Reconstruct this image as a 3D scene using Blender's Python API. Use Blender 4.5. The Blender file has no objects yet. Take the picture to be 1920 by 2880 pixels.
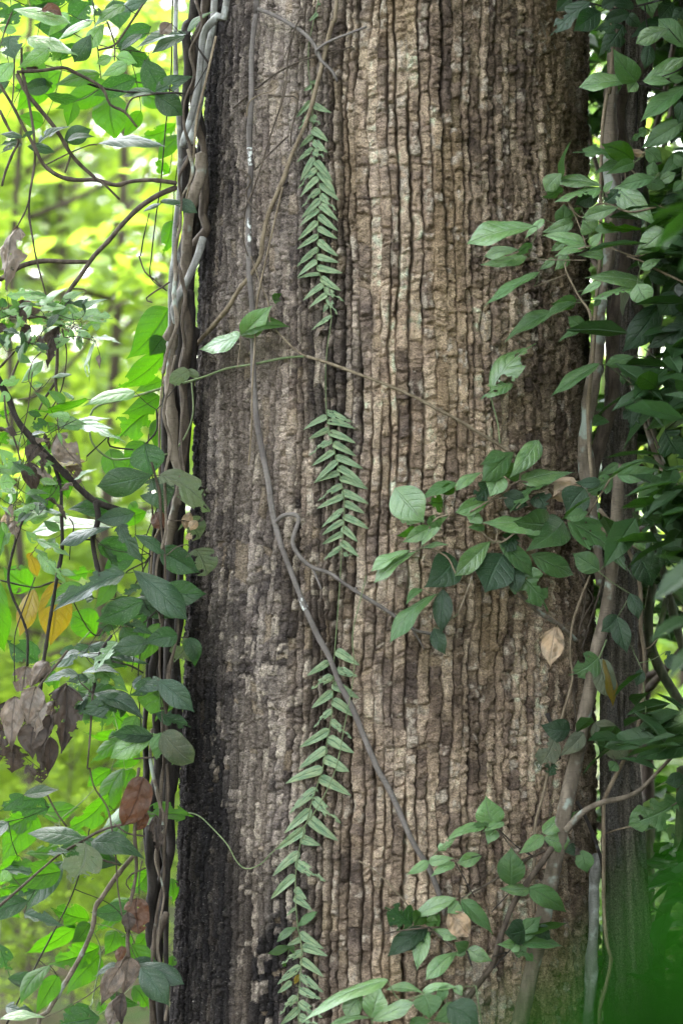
import bpy, math, random
import numpy as np
from mathutils import Vector, Matrix

# ------------------------------------------------------------------ camera, sky, sun, exposure
sc = bpy.context.scene
COL = sc.collection
random.seed(7)
D0 = 10.0                       # distance of the focus plane (front of the trunk)
CAMZ = 2.0
cam_data = bpy.data.cameras.new('camera')
cam = bpy.data.objects.new('camera', cam_data); COL.objects.link(cam)
cam.location = (0, -D0, CAMZ); cam.rotation_euler = (math.radians(90), 0, 0)
cam_data.sensor_fit = 'VERTICAL'; cam_data.sensor_height = 36.0
cam_data.lens = 36.0 * D0 / 2.88
cam_data.clip_start = 0.05; cam_data.clip_end = 500
cam_data.dof.use_dof = True; cam_data.dof.focus_distance = D0 + 0.15
cam_data.dof.aperture_fstop = 2.1
cam_data.dof.aperture_blades = 0
sc.camera = cam

SUN_EL, SUN_AZ = math.radians(66), math.radians(-24)      # high behind the trunk, a little to the left
world = bpy.data.worlds.new('World'); sc.world = world; world.use_nodes = True
wn = world.node_tree.nodes; wl = world.node_tree.links
for n in list(wn): wn.remove(n)
sky = wn.new('ShaderNodeTexSky'); sky.sky_type = 'NISHITA'; sky.sun_disc = False
sky.sun_elevation = SUN_EL; sky.sun_rotation = SUN_AZ
sky.dust_density = 1.5; sky.air_density = 1.0; sky.ozone_density = 1.0
hs = wn.new('ShaderNodeHueSaturation'); hs.inputs['Saturation'].default_value = 0.30   # white overcast
bg = wn.new('ShaderNodeBackground'); bg.inputs['Strength'].default_value = 0.15
wo = wn.new('ShaderNodeOutputWorld')
wl.new(sky.outputs[0], hs.inputs['Color']); wl.new(hs.outputs[0], bg.inputs[0]); wl.new(bg.outputs[0], wo.inputs[0])
sund = bpy.data.lights.new('sun', 'SUN'); sund.energy = 0.62; sund.angle = math.radians(10)
sund.color = (1.0, 0.95, 0.86)
sun = bpy.data.objects.new('sun', sund); COL.objects.link(sun)
sdir = Vector((math.sin(SUN_AZ) * math.cos(SUN_EL), math.cos(SUN_AZ) * math.cos(SUN_EL), math.sin(SUN_EL)))
sun.location = sdir * 30
sun.rotation_euler = sdir.to_track_quat('Z', 'Y').to_euler()
sc.view_settings.view_transform = 'Standard'; sc.view_settings.look = 'None'
sc.view_settings.gamma = 1; sc.view_settings.exposure = 4.5
sc.render.engine = 'CYCLES'
sc.cycles.use_denoising = True
sc.cycles.max_bounces = 8; sc.cycles.transparent_max_bounces = 8
sc.cycles.caustics_reflective = False; sc.cycles.caustics_refractive = False

# ------------------------------------------------------------------ helpers: pixels of the photograph to points
REG = {'L': 0, 'C': 640, 'R': 1280}
def px_of(reg, x, y):
    if reg == 'P': return x, y
    return REG[reg[0]] + x / 2.45, (int(reg[1]) - 1) * 720 + y / 2.45
AX = 0.587
def trunk_cx(z): return 0.130 + 0.034 * np.clip((z - 0.56) / 2.88, -0.5, 2.2)
def trunk_r(z):
    f = np.clip((z - 0.56) / 2.88, 0, 3.0)
    return 0.628 - 0.088 * f + 0.020 * f * f + 0.35 * np.clip((0.55 - z) / 0.55, 0, 1.6) ** 2
def pt(px, py, Y):
    k = (D0 + Y) / D0 / 1000.0
    return Vector(((px - 960) * k, Y, CAMZ - (py - 1440) * k))
def trunk_y(px, py, off=0.0):
    """depth at which the view ray meets the trunk grown by off, or None"""
    z = CAMZ - (py - 1440) / 1000.0 * 1.02
    c = float(trunk_cx(z)); R = float(trunk_r(z)) + off
    dx = (px - 960) / 1000.0 / D0
    a = dx * dx + 1; b = -2 * (dx * c + D0 + AX); q = c * c + (D0 + AX) ** 2 - R * R
    disc = b * b - 4 * a * q
    if disc < 0: return None
    return (-b - math.sqrt(disc)) / (2 * a) - D0
def safe_y(px, py, Y, off=0.03):
    t = trunk_y(px, py, off)
    return Y if t is None else min(Y, t)

def vnoise(u, v, seed=0):
    rng = np.random.RandomState(seed); T = rng.rand(256, 256)
    u = np.asarray(u, float); v = np.asarray(v, float)
    iu = np.floor(u).astype(int); iv = np.floor(v).astype(int)
    fu = u - iu; fv = v - iv
    fu = fu * fu * (3 - 2 * fu); fv = fv * fv * (3 - 2 * fv)
    a = T[iu & 255, iv & 255]; b = T[(iu + 1) & 255, iv & 255]
    c = T[iu & 255, (iv + 1) & 255]; d = T[(iu + 1) & 255, (iv + 1) & 255]
    return (a * (1 - fu) + b * fu) * (1 - fv) + (c * (1 - fu) + d * fu) * fv
def sstep(a, b, x):
    t = np.clip((x - a) / (b - a), 0, 1); return t * t * (3 - 2 * t)

def mesh_np(name, V, F, mat=None, smooth=True, col=None, uv=None):
    """V (n,3), F (m,4) or (m,3)"""
    me = bpy.data.meshes.new(name)
    V = np.asarray(V, np.float32); F = np.asarray(F, np.int32); k = F.shape[1]
    me.vertices.add(len(V)); me.vertices.foreach_set('co', V.ravel())
    me.loops.add(F.size); me.loops.foreach_set('vertex_index', F.ravel())
    me.polygons.add(len(F))
    me.polygons.foreach_set('loop_start', np.arange(0, F.size, k, dtype=np.int32))
    me.polygons.foreach_set('use_smooth', np.full(len(F), smooth))
    if col is not None:
        at = me.color_attributes.new('col', 'FLOAT_COLOR', 'POINT')
        c4 = np.ones((len(V), 4), np.float32); c4[:, :3] = col
        at.data.foreach_set('color', c4.ravel())
    if uv is not None:
        ul = me.uv_layers.new(name='UVMap')
        ul.data.foreach_set('uv', np.asarray(uv, np.float32)[F.ravel()].ravel())
    me.update(calc_edges=True)
    if mat: me.materials.append(mat)
    return me
def obj(name, me, parent=None, ploc=None):
    o = bpy.data.objects.new(name, me); COL.objects.link(o)
    if parent is not None:
        o.parent = parent
        if ploc is not None: o.matrix_parent_inverse = Matrix.Translation(-Vector(ploc))
    return o
def tag(o, label=None, cat=None, group=None, kind=None):
    if label: o['label'] = label
    if cat: o['category'] = cat
    if group: o['group'] = group
    if kind: o['kind'] = kind
    return o
def empty(name, loc, label, cat, group=None):
    o = bpy.data.objects.new(name, None); COL.objects.link(o); o.location = loc
    o.empty_display_size = 0.1
    return tag(o, label, cat, group)

# ------------------------------------------------------------------ materials
class NT:
    def __init__(s, name):
        s.m = bpy.data.materials.new(name); s.m.use_nodes = True
        s.t = s.m.node_tree; s.n = s.t.nodes; s.l = s.t.links
        s.n.clear(); s.out = s.n.new('ShaderNodeOutputMaterial')
    def node(s, typ, **kw):
        n = s.n.new(typ)
        for k, v in kw.items(): setattr(n, k, v)
        return n
    def set(s, sock, v):
        if v is None: return
        if hasattr(v, 'is_linked') or isinstance(v, bpy.types.NodeSocket): s.l.new(v, sock)
        else: sock.default_value = v
    def math(s, op, a, b=None, c=None, clamp=False):
        n = s.node('ShaderNodeMath', operation=op); n.use_clamp = clamp
        for i, v in enumerate((a, b, c)): 
            if v is not None: s.set(n.inputs[i], v)
        return n.outputs[0]
    def mix(s, f, a, b, blend='MIX'):
        n = s.node('ShaderNodeMix', data_type='RGBA', blend_type=blend)
        s.set(n.inputs[0], f)
        s.set(n.inputs[6], a if not isinstance(a, tuple) else (*a, 1)); s.set(n.inputs[7], b if not isinstance(b, tuple) else (*b, 1))
        return n.outputs[2]
    def noise(s, vec, scale, detail=3, rough=0.55, dim='3D', w=None):
        n = s.node('ShaderNodeTexNoise', noise_dimensions=dim)
        if vec is not None: s.l.new(vec, n.inputs['Vector'])
        n.inputs['Scale'].default_value = scale; n.inputs['Detail'].default_value = detail
        n.inputs['Roughness'].default_value = rough
        if w is not None: s.set(n.inputs['W'], w)
        return n.outputs[0]
    def ramp(s, f, lo, hi, a=0.0, b=1.0):
        n = s.node('ShaderNodeMapRange', interpolation_type='SMOOTHSTEP')
        s.set(n.inputs[0], f); n.inputs[1].default_value = lo; n.inputs[2].default_value = hi
        n.inputs[3].default_value = a; n.inputs[4].default_value = b
        return n.outputs[0]
    def mapping(s, vec, scale):
        n = s.node('ShaderNodeMapping'); s.l.new(vec, n.inputs[0]); n.inputs['Scale'].default_value = scale
        return n.outputs[0]
    def coord(s, which='Object'): return s.node('ShaderNodeTexCoord').outputs[which]
    def bump(s, h, strength, dist, normal=None):
        n = s.node('ShaderNodeBump'); n.inputs['Strength'].default_value = strength
        n.inputs['Distance'].default_value = dist; s.l.new(h, n.inputs['Height'])
        if normal is not None: s.l.new(normal, n.inputs['Normal'])
        return n.outputs[0]
    def principled(s, col, rough=0.8, spec=0.3, normal=None):
        p = s.node('ShaderNodeBsdfPrincipled')
        s.set(p.inputs['Base Color'], col if not isinstance(col, tuple) else (*col, 1))
        s.set(p.inputs['Roughness'], rough); s.set(p.inputs['Specular IOR Level'], spec)
        if normal is not None: s.l.new(normal, p.inputs['Normal'])
        return p.outputs[0]
    def finish(s, sh): s.l.new(sh, s.out.inputs[0]); return s.m

def bark_material(name):
    t = NT(name)
    a = t.node('ShaderNodeAttribute', attribute_name='col')
    oc = t.coord()
    n1 = t.noise(oc, 210, 5, 0.7); n2 = t.noise(t.mapping(oc, (1, 1, 2.2)), 90, 4, 0.6)
    c = t.mix(t.ramp(n1, 0.30, 0.72), t.mix(1.0, a.outputs[0], (0.27, 0.27, 0.28), 'MULTIPLY'), a.outputs[0])
    sp = t.ramp(n2, 0.60, 0.78)                      # pale grains of crustose lichen
    c = t.mix(t.math('MULTIPLY', sp, 0.5), c, t.mix(0.55, c, (0.75, 0.69, 0.61)))
    dk = t.ramp(t.noise(oc, 48, 5, 0.7), 0.55, 0.72)
    c = t.mix(t.math('MULTIPLY', dk, 0.5), c, (0.045, 0.040, 0.038))
    h = t.math('ADD', t.math('MULTIPLY', n1, 0.5), n2)
    nb = t.bump(h, 1.0, 0.012)
    return t.finish(t.principled(c, 0.95, 0.04, nb))

def stem_material(name, c1, c2, lichen=0.0, lc=(0.42, 0.44, 0.42), scale=18, rough=0.8):
    t = NT(name); oc = t.coord()
    st = t.mapping(oc, (1, 1, 0.28))
    n1 = t.noise(st, scale * 3, 4, 0.6); n2 = t.noise(oc, scale, 3, 0.55); n3 = t.noise(t.mapping(oc, (0.4, 0.4, 2.2)), scale * 9, 2)
    c = t.mix(t.ramp(n1, 0.3, 0.7), c1, c2)
    c = t.mix(t.ramp(n3, 0.5, 0.75, 0, 0.45), c, tuple(x * 0.5 for x in c1))
    if lichen > 0:
        c = t.mix(t.math('MULTIPLY', t.ramp(n2, 0.70 - 0.42 * lichen, 0.80 - 0.42 * lichen), t.ramp(n1, 0.25, 0.6, 0.35, 1.0)), c, lc)
    nb = t.bump(t.math('ADD', n1, t.math('MULTIPLY', n3, 0.6)), 0.7, 0.004)
    return t.finish(t.principled(c, rough, 0.1, nb))

def leaf_material(name, top, vein, trans, fac=0.35, rough=0.32, spec=0.30, var=0.35, spots=0.35, spotc=(0.24, 0.27, 0.2), nv=6.0, blotch=None, lv=0.22):
    """top colour, vein colour, transmitted colour; uv.x runs along the midrib, uv.y across"""
    t = NT(name)
    uv = t.coord('UV'); sx = t.node('ShaderNodeSeparateXYZ'); t.l.new(uv, sx.inputs[0])
    u = sx.outputs[0]; s_ = t.math('ABSOLUTE', t.math('SUBTRACT', t.math('MULTIPLY', sx.outputs[1], 2.0), 1.0))
    oi = t.node('ShaderNodeObjectInfo'); rnd = oi.outputs['Random']
    cv = t.node('ShaderNodeCombineXYZ'); t.l.new(u, cv.inputs[0]); t.l.new(sx.outputs[1], cv.inputs[1]); t.l.new(t.math('MULTIPLY', rnd, 37.0), cv.inputs[2])
    vec = cv.outputs[0]
    ph = t.math('MULTIPLY', t.math('SUBTRACT', u, t.math('MULTIPLY', t.math('POWER', s_, 1.25), 0.26)), nv)
    fr = t.math('ABSOLUTE', t.math('SUBTRACT', t.math('FRACT', ph), 0.5))
    lat = t.ramp(fr, 0.0, 0.12, 1.0, 0.0)
    mid = t.ramp(s_, 0.02, 0.085, 1.0, 0.0)
    ve = t.math('MAXIMUM', t.math('MULTIPLY', lat, lv), t.math('MULTIPLY', mid, 0.85))
    n1 = t.noise(vec, 3.0, 4, 0.6); n2 = t.noise(vec, 26.0, 3, 0.6)
    base = t.mix(t.ramp(rnd, 0, 1), tuple(x * (1 - var) for x in top), tuple(min(1, x * (1 + var)) for x in top))
    base = t.mix(t.ramp(n1, 0.3, 0.7, 0, 0.75), base, tuple(x * y for x, y in zip(top, (1.5, 1.25, 1.0))))
    base = t.mix(t.ramp(t.noise(vec, 9.0, 4, 0.65), 0.5, 0.75, 0, 0.55), base, tuple(x * 0.55 for x in top))
    if blotch: base = t.mix(t.ramp(t.noise(vec, 4.5, 5, 0.65), 0.48, 0.60), base, blotch)
    base = t.mix(ve, base, vein)
    base = t.mix(t.ramp(n2, 0.56, 0.70, 0, spots), base, spotc)
    nb = t.bump(t.math('ADD', t.math('MULTIPLY', ve, -0.8), t.math('MULTIPLY', n2, 0.35)), 0.7, 0.006)
    P = t.principled(base, rough, spec, nb)
    tr = t.node('ShaderNodeBsdfTranslucent')
    tc = t.mix(t.math('MULTIPLY', ve, 0.6), trans, tuple(x * 0.35 for x in trans))
    tc = t.mix(t.ramp(n1, 0.35, 0.75, 0, 0.45), tc, tuple(x * 0.6 for x in trans))
    t.l.new(tc, tr.inputs[0]); t.l.new(nb, tr.inputs[1])
    mx = t.node('ShaderNodeMixShader'); mx.inputs[0].default_value = fac
    t.l.new(P, mx.inputs[1]); t.l.new(tr.outputs[0], mx.inputs[2])
    return t.finish(mx.outputs[0])

M = {}
M['bark'] = bark_material('furrowed_bark')
M['grey_stem'] = stem_material('pale_grey_stem', (0.12, 0.116, 0.108), (0.22, 0.215, 0.20), 0.3, (0.30, 0.31, 0.30))
M['brown_stem'] = stem_material('brown_stem', (0.035, 0.027, 0.021), (0.088, 0.069, 0.053), 0.1, (0.14, 0.14, 0.12))
M['tan_stem'] = stem_material('tan_stem', (0.105, 0.08, 0.054), (0.20, 0.16, 0.112), 0.1, (0.25, 0.24, 0.2))
M['dark_stem'] = stem_material('dark_stem', (0.013, 0.011, 0.010), (0.038, 0.032, 0.028), 0.08, (0.09, 0.095, 0.09))
M['main_vine'] = stem_material('smooth_grey_brown_vine', (0.085, 0.073, 0.068), (0.15, 0.132, 0.122), 0.12, (0.40, 0.41, 0.40), 9)
M['green_stem'] = stem_material('green_stem', (0.085, 0.12, 0.055), (0.15, 0.18, 0.09), 0.0, rough=0.6)
M['lichen_stem'] = stem_material('lichened_stem', (0.075, 0.06, 0.045), (0.16, 0.13, 0.10), 0.33, (0.23, 0.26, 0.225), 14)
M['mossy_stem'] = stem_material('mossy_stem', (0.035, 0.045, 0.025), (0.085, 0.085, 0.05), 0.2, (0.06, 0.10, 0.03))
M['leaf'] = leaf_material('green_leaf', (0.042, 0.096, 0.034), (0.085, 0.15, 0.068), (0.09, 0.25, 0.012), 0.24)
M['leaf_blue'] = leaf_material('bluish_leaf', (0.017, 0.037, 0.023), (0.045, 0.08, 0.053), (0.06, 0.17, 0.015), 0.12, rough=0.32)
M['leaf_pale'] = leaf_material('dusty_sheen_leaf', (0.088, 0.175, 0.066), (0.165, 0.25, 0.13), (0.14, 0.36, 0.03), 0.2, rough=0.22, spec=0.8, spots=0.5, spotc=(0.33, 0.36, 0.30))  # base paled to hold sky sheen as well as dust
M['leaf_shaded'] = leaf_material('shaded_leaf', (0.010, 0.028, 0.013), (0.028, 0.06, 0.03), (0.05, 0.18, 0.012), 0.22, rough=0.36)  # the green leaf again, with shade put into its base colour
M['leaf_thin'] = leaf_material('thin_fresh_leaf', (0.026, 0.075, 0.012), (0.018, 0.05, 0.012), (0.060, 0.195, 0.003), 0.5, rough=0.45, spots=0.3, spotc=(0.25, 0.28, 0.03))
M['leaf_olive'] = leaf_material('dusty_olive_leaf', (0.055, 0.068, 0.045), (0.085, 0.10, 0.066), (0.12, 0.22, 0.04), 0.2, rough=0.6, spots=0.5, spotc=(0.2, 0.19, 0.14))
M['leaf_dead'] = leaf_material('dead_brown_leaf', (0.120, 0.103, 0.091), (0.08, 0.068, 0.059), (0.14, 0.09, 0.06), 0.07, rough=0.75, spec=0.2, spots=0.5, spotc=(0.27, 0.22, 0.17))
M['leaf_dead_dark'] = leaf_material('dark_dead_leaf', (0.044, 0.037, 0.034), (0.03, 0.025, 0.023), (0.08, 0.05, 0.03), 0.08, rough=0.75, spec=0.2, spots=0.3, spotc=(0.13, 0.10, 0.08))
M['leaf_tan'] = leaf_material('tan_dead_leaf', (0.30, 0.235, 0.17), (0.22, 0.165, 0.115), (0.28, 0.19, 0.10), 0.12, rough=0.7, spec=0.2, spots=0.4, spotc=(0.45, 0.36, 0.26))
M['leaf_rust'] = leaf_material('rust_leaf', (0.060, 0.038, 0.029), (0.038, 0.023, 0.018), (0.20, 0.062, 0.014), 0.1, rough=0.65, spec=0.2, spots=0.4, spotc=(0.09, 0.05, 0.035))
M['leaf_yellow'] = leaf_material('yellowing_leaf', (0.13, 0.105, 0.008), (0.10, 0.078, 0.008), (0.22, 0.165, 0.004), 0.4, rough=0.5, blotch=(0.14, 0.085, 0.012))
M['vine_leaf'] = leaf_material('mottled_vine_leaf', (0.165, 0.235, 0.140), (0.045, 0.09, 0.05), (0.18, 0.32, 0.08), 0.15, rough=0.5, spec=0.35, var=0.18, spots=0.5, spotc=(0.10, 0.18, 0.10), nv=11, blotch=(0.09, 0.16, 0.085))
# ------------------------------------------------------------------ ground
def build_ground():
    n = 90; xs = np.sign(np.linspace(-1, 1, n)) * np.abs(np.linspace(-1, 1, n)) ** 2.2 * 220
    X, Yy = np.meshgrid(xs, xs); Z = (vnoise(X * 0.25 + 50, Yy * 0.25 + 50, 4) - 0.5) * 0.25 * sstep(1.0, 5, np.hypot(X, Yy)) - 0.02
    idx = np.arange(n * n).reshape(n, n)
    F = np.stack([idx[:-1, :-1], idx[:-1, 1:], idx[1:, 1:], idx[1:, :-1]], -1).reshape(-1, 4)
    t = NT('forest_floor'); oc = t.coord()
    c = t.mix(t.ramp(t.noise(oc, 1.3, 5, 0.6), 0.35, 0.65), (0.06, 0.045, 0.03), (0.05, 0.085, 0.022))
    c = t.mix(t.ramp(t.noise(oc, 22, 4, 0.6), 0.45, 0.7, 0, 0.6), c, (0.12, 0.085, 0.05))
    m = t.finish(t.principled(c, 0.95, 0.1, t.bump(t.noise(oc, 30, 5, 0.7), 0.8, 0.05)))
    o = obj('ground', mesh_np('ground', np.stack([X, Yy, Z], -1).reshape(-1, 3), F, m))
    tag(o, kind='structure')
build_ground()

# ------------------------------------------------------------------ the big tree: furrowed bark split into plates
def build_trunk():
    rng = np.random.RandomState(11)
    RR = 0.6
    b = [-math.pi * RR]
    while b[-1] < math.pi * RR - 0.03:
        th = b[-1] / RR
        w = rng.uniform(0.015, 0.028) if th < -0.25 else rng.uniform(0.020, 0.040)
        b.append(b[-1] + w)
    b[-1] = math.pi * RR
    b = np.array(b); nr = len(b) - 1
    z_lo = np.concatenate([[-0.25, -0.1, 0.0], np.arange(0.05, 0.42, 0.03)])
    z_mid = np.arange(0.42, 3.58, 0.0037)
    z_hi = np.concatenate([np.arange(3.58, 4.4, 0.02), np.arange(4.4, 8.3, 0.12)])
    z = np.concatenate([z_lo, z_mid, z_hi]); nz = len(z)
    fine = np.array([0, .05, .12, .22, .35, .5, .65, .78, .88, .95])
    coarse = np.array([0, .08, .3, .55, .8, .93])
    ri, ss = [], []
    for i in range(nr):
        th = abs((b[i] + b[i + 1]) / 2 / RR)
        f = fine if th < math.radians(102) else coarse
        ri += [i] * len(f); ss += list(f)
    ri = np.array(ri + [nr - 1]); ss = np.array(ss + [1.0]); nc = len(ri)      # closing column
    def bound(i):                                   # arc position of boundary i at every z -> (nz, len(i))
        u = b[i][None, :]; zz = z[:, None]
        w = 0.050 * (vnoise(u * 1.6 + 20, zz * 0.9 + 5, 1) - .5) + 0.019 * (vnoise(u * 8 + 9, zz * 3.2, 2) - .5)
        w += 0.011 * (vnoise(u * 24, zz * 11, 3) - .5) + 0.0055 * (vnoise(i[None, :] * 5.7 + 0 * zz, zz * 30, 5) - .5)
        w += 0.0045 * (vnoise(i[None, :] * 3.1 + 0 * zz, zz * 95, 6) - .5)
        e = np.clip((math.pi * RR - np.abs(u)) / 0.12, 0, 1)
        return u + w * e
    B0 = bound(ri); B1 = bound(ri + 1)
    S = ss[None, :]; U = B0 * (1 - S) + B1 * S; W = B1 - B0; Z = z[:, None] + 0 * U
    TH = U / RR
    def crackdepth(i):
        d = vnoise(i[None, :] * 7.3 + 0 * Z, Z * 2.1 + 3, 8) * 0.65 + vnoise(i[None, :] * 3.3 + 0 * Z, Z * 7 + 3, 9) * 0.35
        big = 0.55 + 0.75 * rng2.rand(nr + 2)[i][None, :]
        return (0.10 + 0.90 * sstep(0.30, 0.60, d)) * big
    rng2 = np.random.RandomState(5); c0 = crackdepth(ri); rng2 = np.random.RandomState(5); c1 = crackdepth(ri + 1)
    dl = S * W; dr = (1 - S) * W
    cw = 0.0029
    H = -0.040 * c0 * np.exp(-(dl / cw / (0.45 + 0.75 * c0)) ** 2.6) - 0.040 * c1 * np.exp(-(dr / cw / (0.45 + 0.75 * c1)) ** 2.6)
    H += 0.0030 * (1 - np.abs(2 * S - 1) ** 4.5)
    lf = 1 - .42 * sstep(-.12, -.5, U)              # the left flank is weathered smoother: weaker breaks, long ridges
    # plates: horizontal breaks per ridge
    cell = np.zeros_like(U, int); vv = np.zeros_like(U); plen = np.zeros_like(U); base = 0
    gd = np.ones_like(U)
    zw = Z + 0.016 * (vnoise(U * 40, Z * 22, 12) - .5) + 0.007 * (vnoise(U * 150, Z * 90, 13) - .5)
    for i in range(nr):
        k = np.where(ri == i)[0]
        br = [-0.4]
        while br[-1] < 8.4: br.append(br[-1] + (rng.uniform(0.011, 0.032) if rng.rand() < 0.62 else rng.uniform(0.032, 0.10)))
        br = np.array(br); sl = rng.uniform(-0.3, 0.3)
        q = zw[:, k] + sl * (S[:, k] - .5) * W[:, k]
        j = np.clip(np.searchsorted(br, q) - 1, 0, len(br) - 2)
        cell[:, k] = base + j; L = br[j + 1] - br[j]; plen[:, k] = L; vv[:, k] = (q - br[j]) / L
        gd[:, k] = np.minimum(q - br[j], br[j + 1] - q)
        base += len(br)
    pr = np.random.RandomState(21).rand(base, 6)
    p = pr[cell]
    inner = sstep(0.0, 0.006, np.minimum(dl, dr))
    H += inner * lf * ((p[..., 0] - 0.5) * 0.0125 + 0.0045 * (0.6 - vv) * (0.3 + p[..., 1]))
    missing = (p[..., 2] > 0.90)
    H -= inner * lf * missing * 0.0065
    H -= lf * 0.0125 * np.exp(-(gd / 0.0034) ** 2) * np.clip(1.6 * p[..., 3] - .1, .1, 1) * (.5 + .8 * vnoise(U * 90, Z * 20, 20)) * inner
    # flakes and roughness
    H += 0.0085 * (1 - .55 * sstep(-.35, -.6, U)) * (vnoise(U * 62, Z * 48, 14) - .5) + 0.0040 * (vnoise(U * 120, Z * 190, 15) - .5) + 0.0042 * (vnoise(U * 300, Z * 260, 16) - .5)
    H += 0.012 * (vnoise(U * 5, Z * 2.2, 17) - .5) + inner * 0.010 * (vnoise(ri[None, :] * 4.4 + 0 * Z, Z * 4, 19) - .5)
    fl = vnoise(U * 60, Z * 130 , 18); H += lf * 0.0026 * sstep(0.52, 0.56, fl)
    # own colours of the bark (object space: arc U and height Z)
    pal = np.array([[.105, .080, .064], [.150, .112, .085], [.205, .155, .110], [.125, .100, .092], [.245, .195, .140], [.090, .072, .064]])
    pick = (pr[:, 4] * 6).astype(int) % 6
    run = vnoise(ri[None, :] * 1.7 + 0 * Z, Z * 5.5, 30) * .6 + vnoise(U * 60, Z * 40, 35) * .25 + p[..., 5] * .28   # tone runs along a ridge over many plates
    pal2 = np.array([[.062, .047, .040], [.115, .088, .071], [.20, .153, .118], [.31, .245, .187], [.41, .335, .26]])
    f = np.clip((run - .22) / .62, 0, .999) * 4; f0 = f.astype(int); fr = (f - f0)[..., None]
    C = pal2[f0] * (1 - fr) + pal2[f0 + 1] * fr
    C = C * .8 + .2 * pal[pick][cell] * 1.3
    lowf = vnoise(U * 4 + 3, Z * 1.3, 31)[..., None]
    C = C * (1.4 + 1.3 * lowf) * (0.55 + 0.9 * vnoise(U * 130, Z * 85, 36) * .6 + 0.9 * vnoise(U * 48, Z * 30, 37) * .4)[..., None]
    ochre = sstep(0.60, 0.75, vnoise(U * 7 + 40, Z * 1.7, 32))[..., None]
    C = C * (1 - 0.5 * ochre) + 0.5 * ochre * np.array([.40, .295, .175])
    # dark weathering: bluish black stain on the left flank, wider lower down, and streaks below it
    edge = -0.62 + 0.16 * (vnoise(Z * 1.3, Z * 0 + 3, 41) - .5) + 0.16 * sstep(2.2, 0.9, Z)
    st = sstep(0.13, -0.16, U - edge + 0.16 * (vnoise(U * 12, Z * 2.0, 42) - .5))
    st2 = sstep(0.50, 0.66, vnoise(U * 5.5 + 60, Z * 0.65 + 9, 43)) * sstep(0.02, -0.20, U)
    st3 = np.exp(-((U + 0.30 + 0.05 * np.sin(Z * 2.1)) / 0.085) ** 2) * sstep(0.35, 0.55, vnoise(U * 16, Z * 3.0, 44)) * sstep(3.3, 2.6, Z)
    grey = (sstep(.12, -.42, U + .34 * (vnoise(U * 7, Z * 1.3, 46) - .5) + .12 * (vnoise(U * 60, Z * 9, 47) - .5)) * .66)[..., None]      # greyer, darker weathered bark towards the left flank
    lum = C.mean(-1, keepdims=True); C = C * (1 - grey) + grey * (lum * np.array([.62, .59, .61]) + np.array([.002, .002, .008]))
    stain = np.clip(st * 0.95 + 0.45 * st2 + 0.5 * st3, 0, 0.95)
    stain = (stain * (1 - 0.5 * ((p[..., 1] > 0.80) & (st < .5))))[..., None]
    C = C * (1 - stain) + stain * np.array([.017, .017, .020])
    keep = (1 - 0.93 * st)[..., None] * (1 - .5 * grey)
    pale = ((p[..., 1] > 0.82) * sstep(0.42, 0.62, vnoise(U * 130, Z * 75, 33) * .65 + .35 * vnoise(U * 9, Z * 4, 34)))[..., None]
    C = C * (1 - pale * keep) + pale * keep * np.array([.60, .53, .455])
    mm = (missing & (p[..., 4] > 0.4))[..., None] * keep * .5
    C = C * (1 - mm) + mm * np.array([.50, .395, .275])
    alg_shade = (sstep(0.42, 0.85, U) * (0.35 + 0.6 * vnoise(U * 10, Z * 2, 45)))[..., None]
    C = C * (1 - alg_shade) + alg_shade * np.array([.044, .045, .028])  # algae tone, deepened to carry part of the right flank's shade
    C = C * np.array([1.05, 1.0, .93])
    R = trunk_r(Z) + H
    V = np.stack([trunk_cx(Z) + R * np.sin(TH), AX - R * np.cos(TH), Z], -1)
    idx = np.arange(nz * nc).reshape(nz, nc)
    F = np.stack([idx[:-1, :-1], idx[:-1, 1:], idx[1:, 1:], idx[1:, :-1]], -1)
    fc = cell[:-1, :-1]
    root = empty('tree', (0.13, AX, 0), 'massive old tree trunk with deeply furrowed brown bark, wrapped in vines', 'tree')
    ok = (z[:-1] > 0.6) & (z[:-1] < 3.40)
    thc = np.abs(TH[:-1, :-1]) < 1.15
    cnt = np.bincount(fc[ok][thc[ok]], minlength=base)
    top = np.argsort(-cnt)[:300]
    sel = np.zeros(base, bool); sel[top] = True
    Ff = F.reshape(-1, 4); ff = fc.reshape(-1); Vf = V.reshape(-1, 3); Cf = np.clip(C, 0.008, 0.8).reshape(-1, 3)
    # smooth normals are taken over the whole surface so that plates meet without seams
    def sub(faces):
        u, inv = np.unique(faces, return_inverse=True)
        return Vf[u], inv.reshape(-1, 4), Cf[u], u
    Vs, Fs, Cs, us = sub(Ff[~sel[ff]])
    bark = obj('bark', mesh_np('bark', Vs, Fs, M['bark'], True, Cs), root, root.location)
    order = np.argsort(ff, kind='stable'); fs = ff[order]
    for c in top:
        a, e = np.searchsorted(fs, [c, c + 1])
        Vs, Fs, Cs, us = sub(Ff[order[a:e]])
        obj('bark_plate', mesh_np('bark_plate', Vs, Fs, M['bark'], True, Cs), bark)
    return root
TREE = build_trunk()
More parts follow.
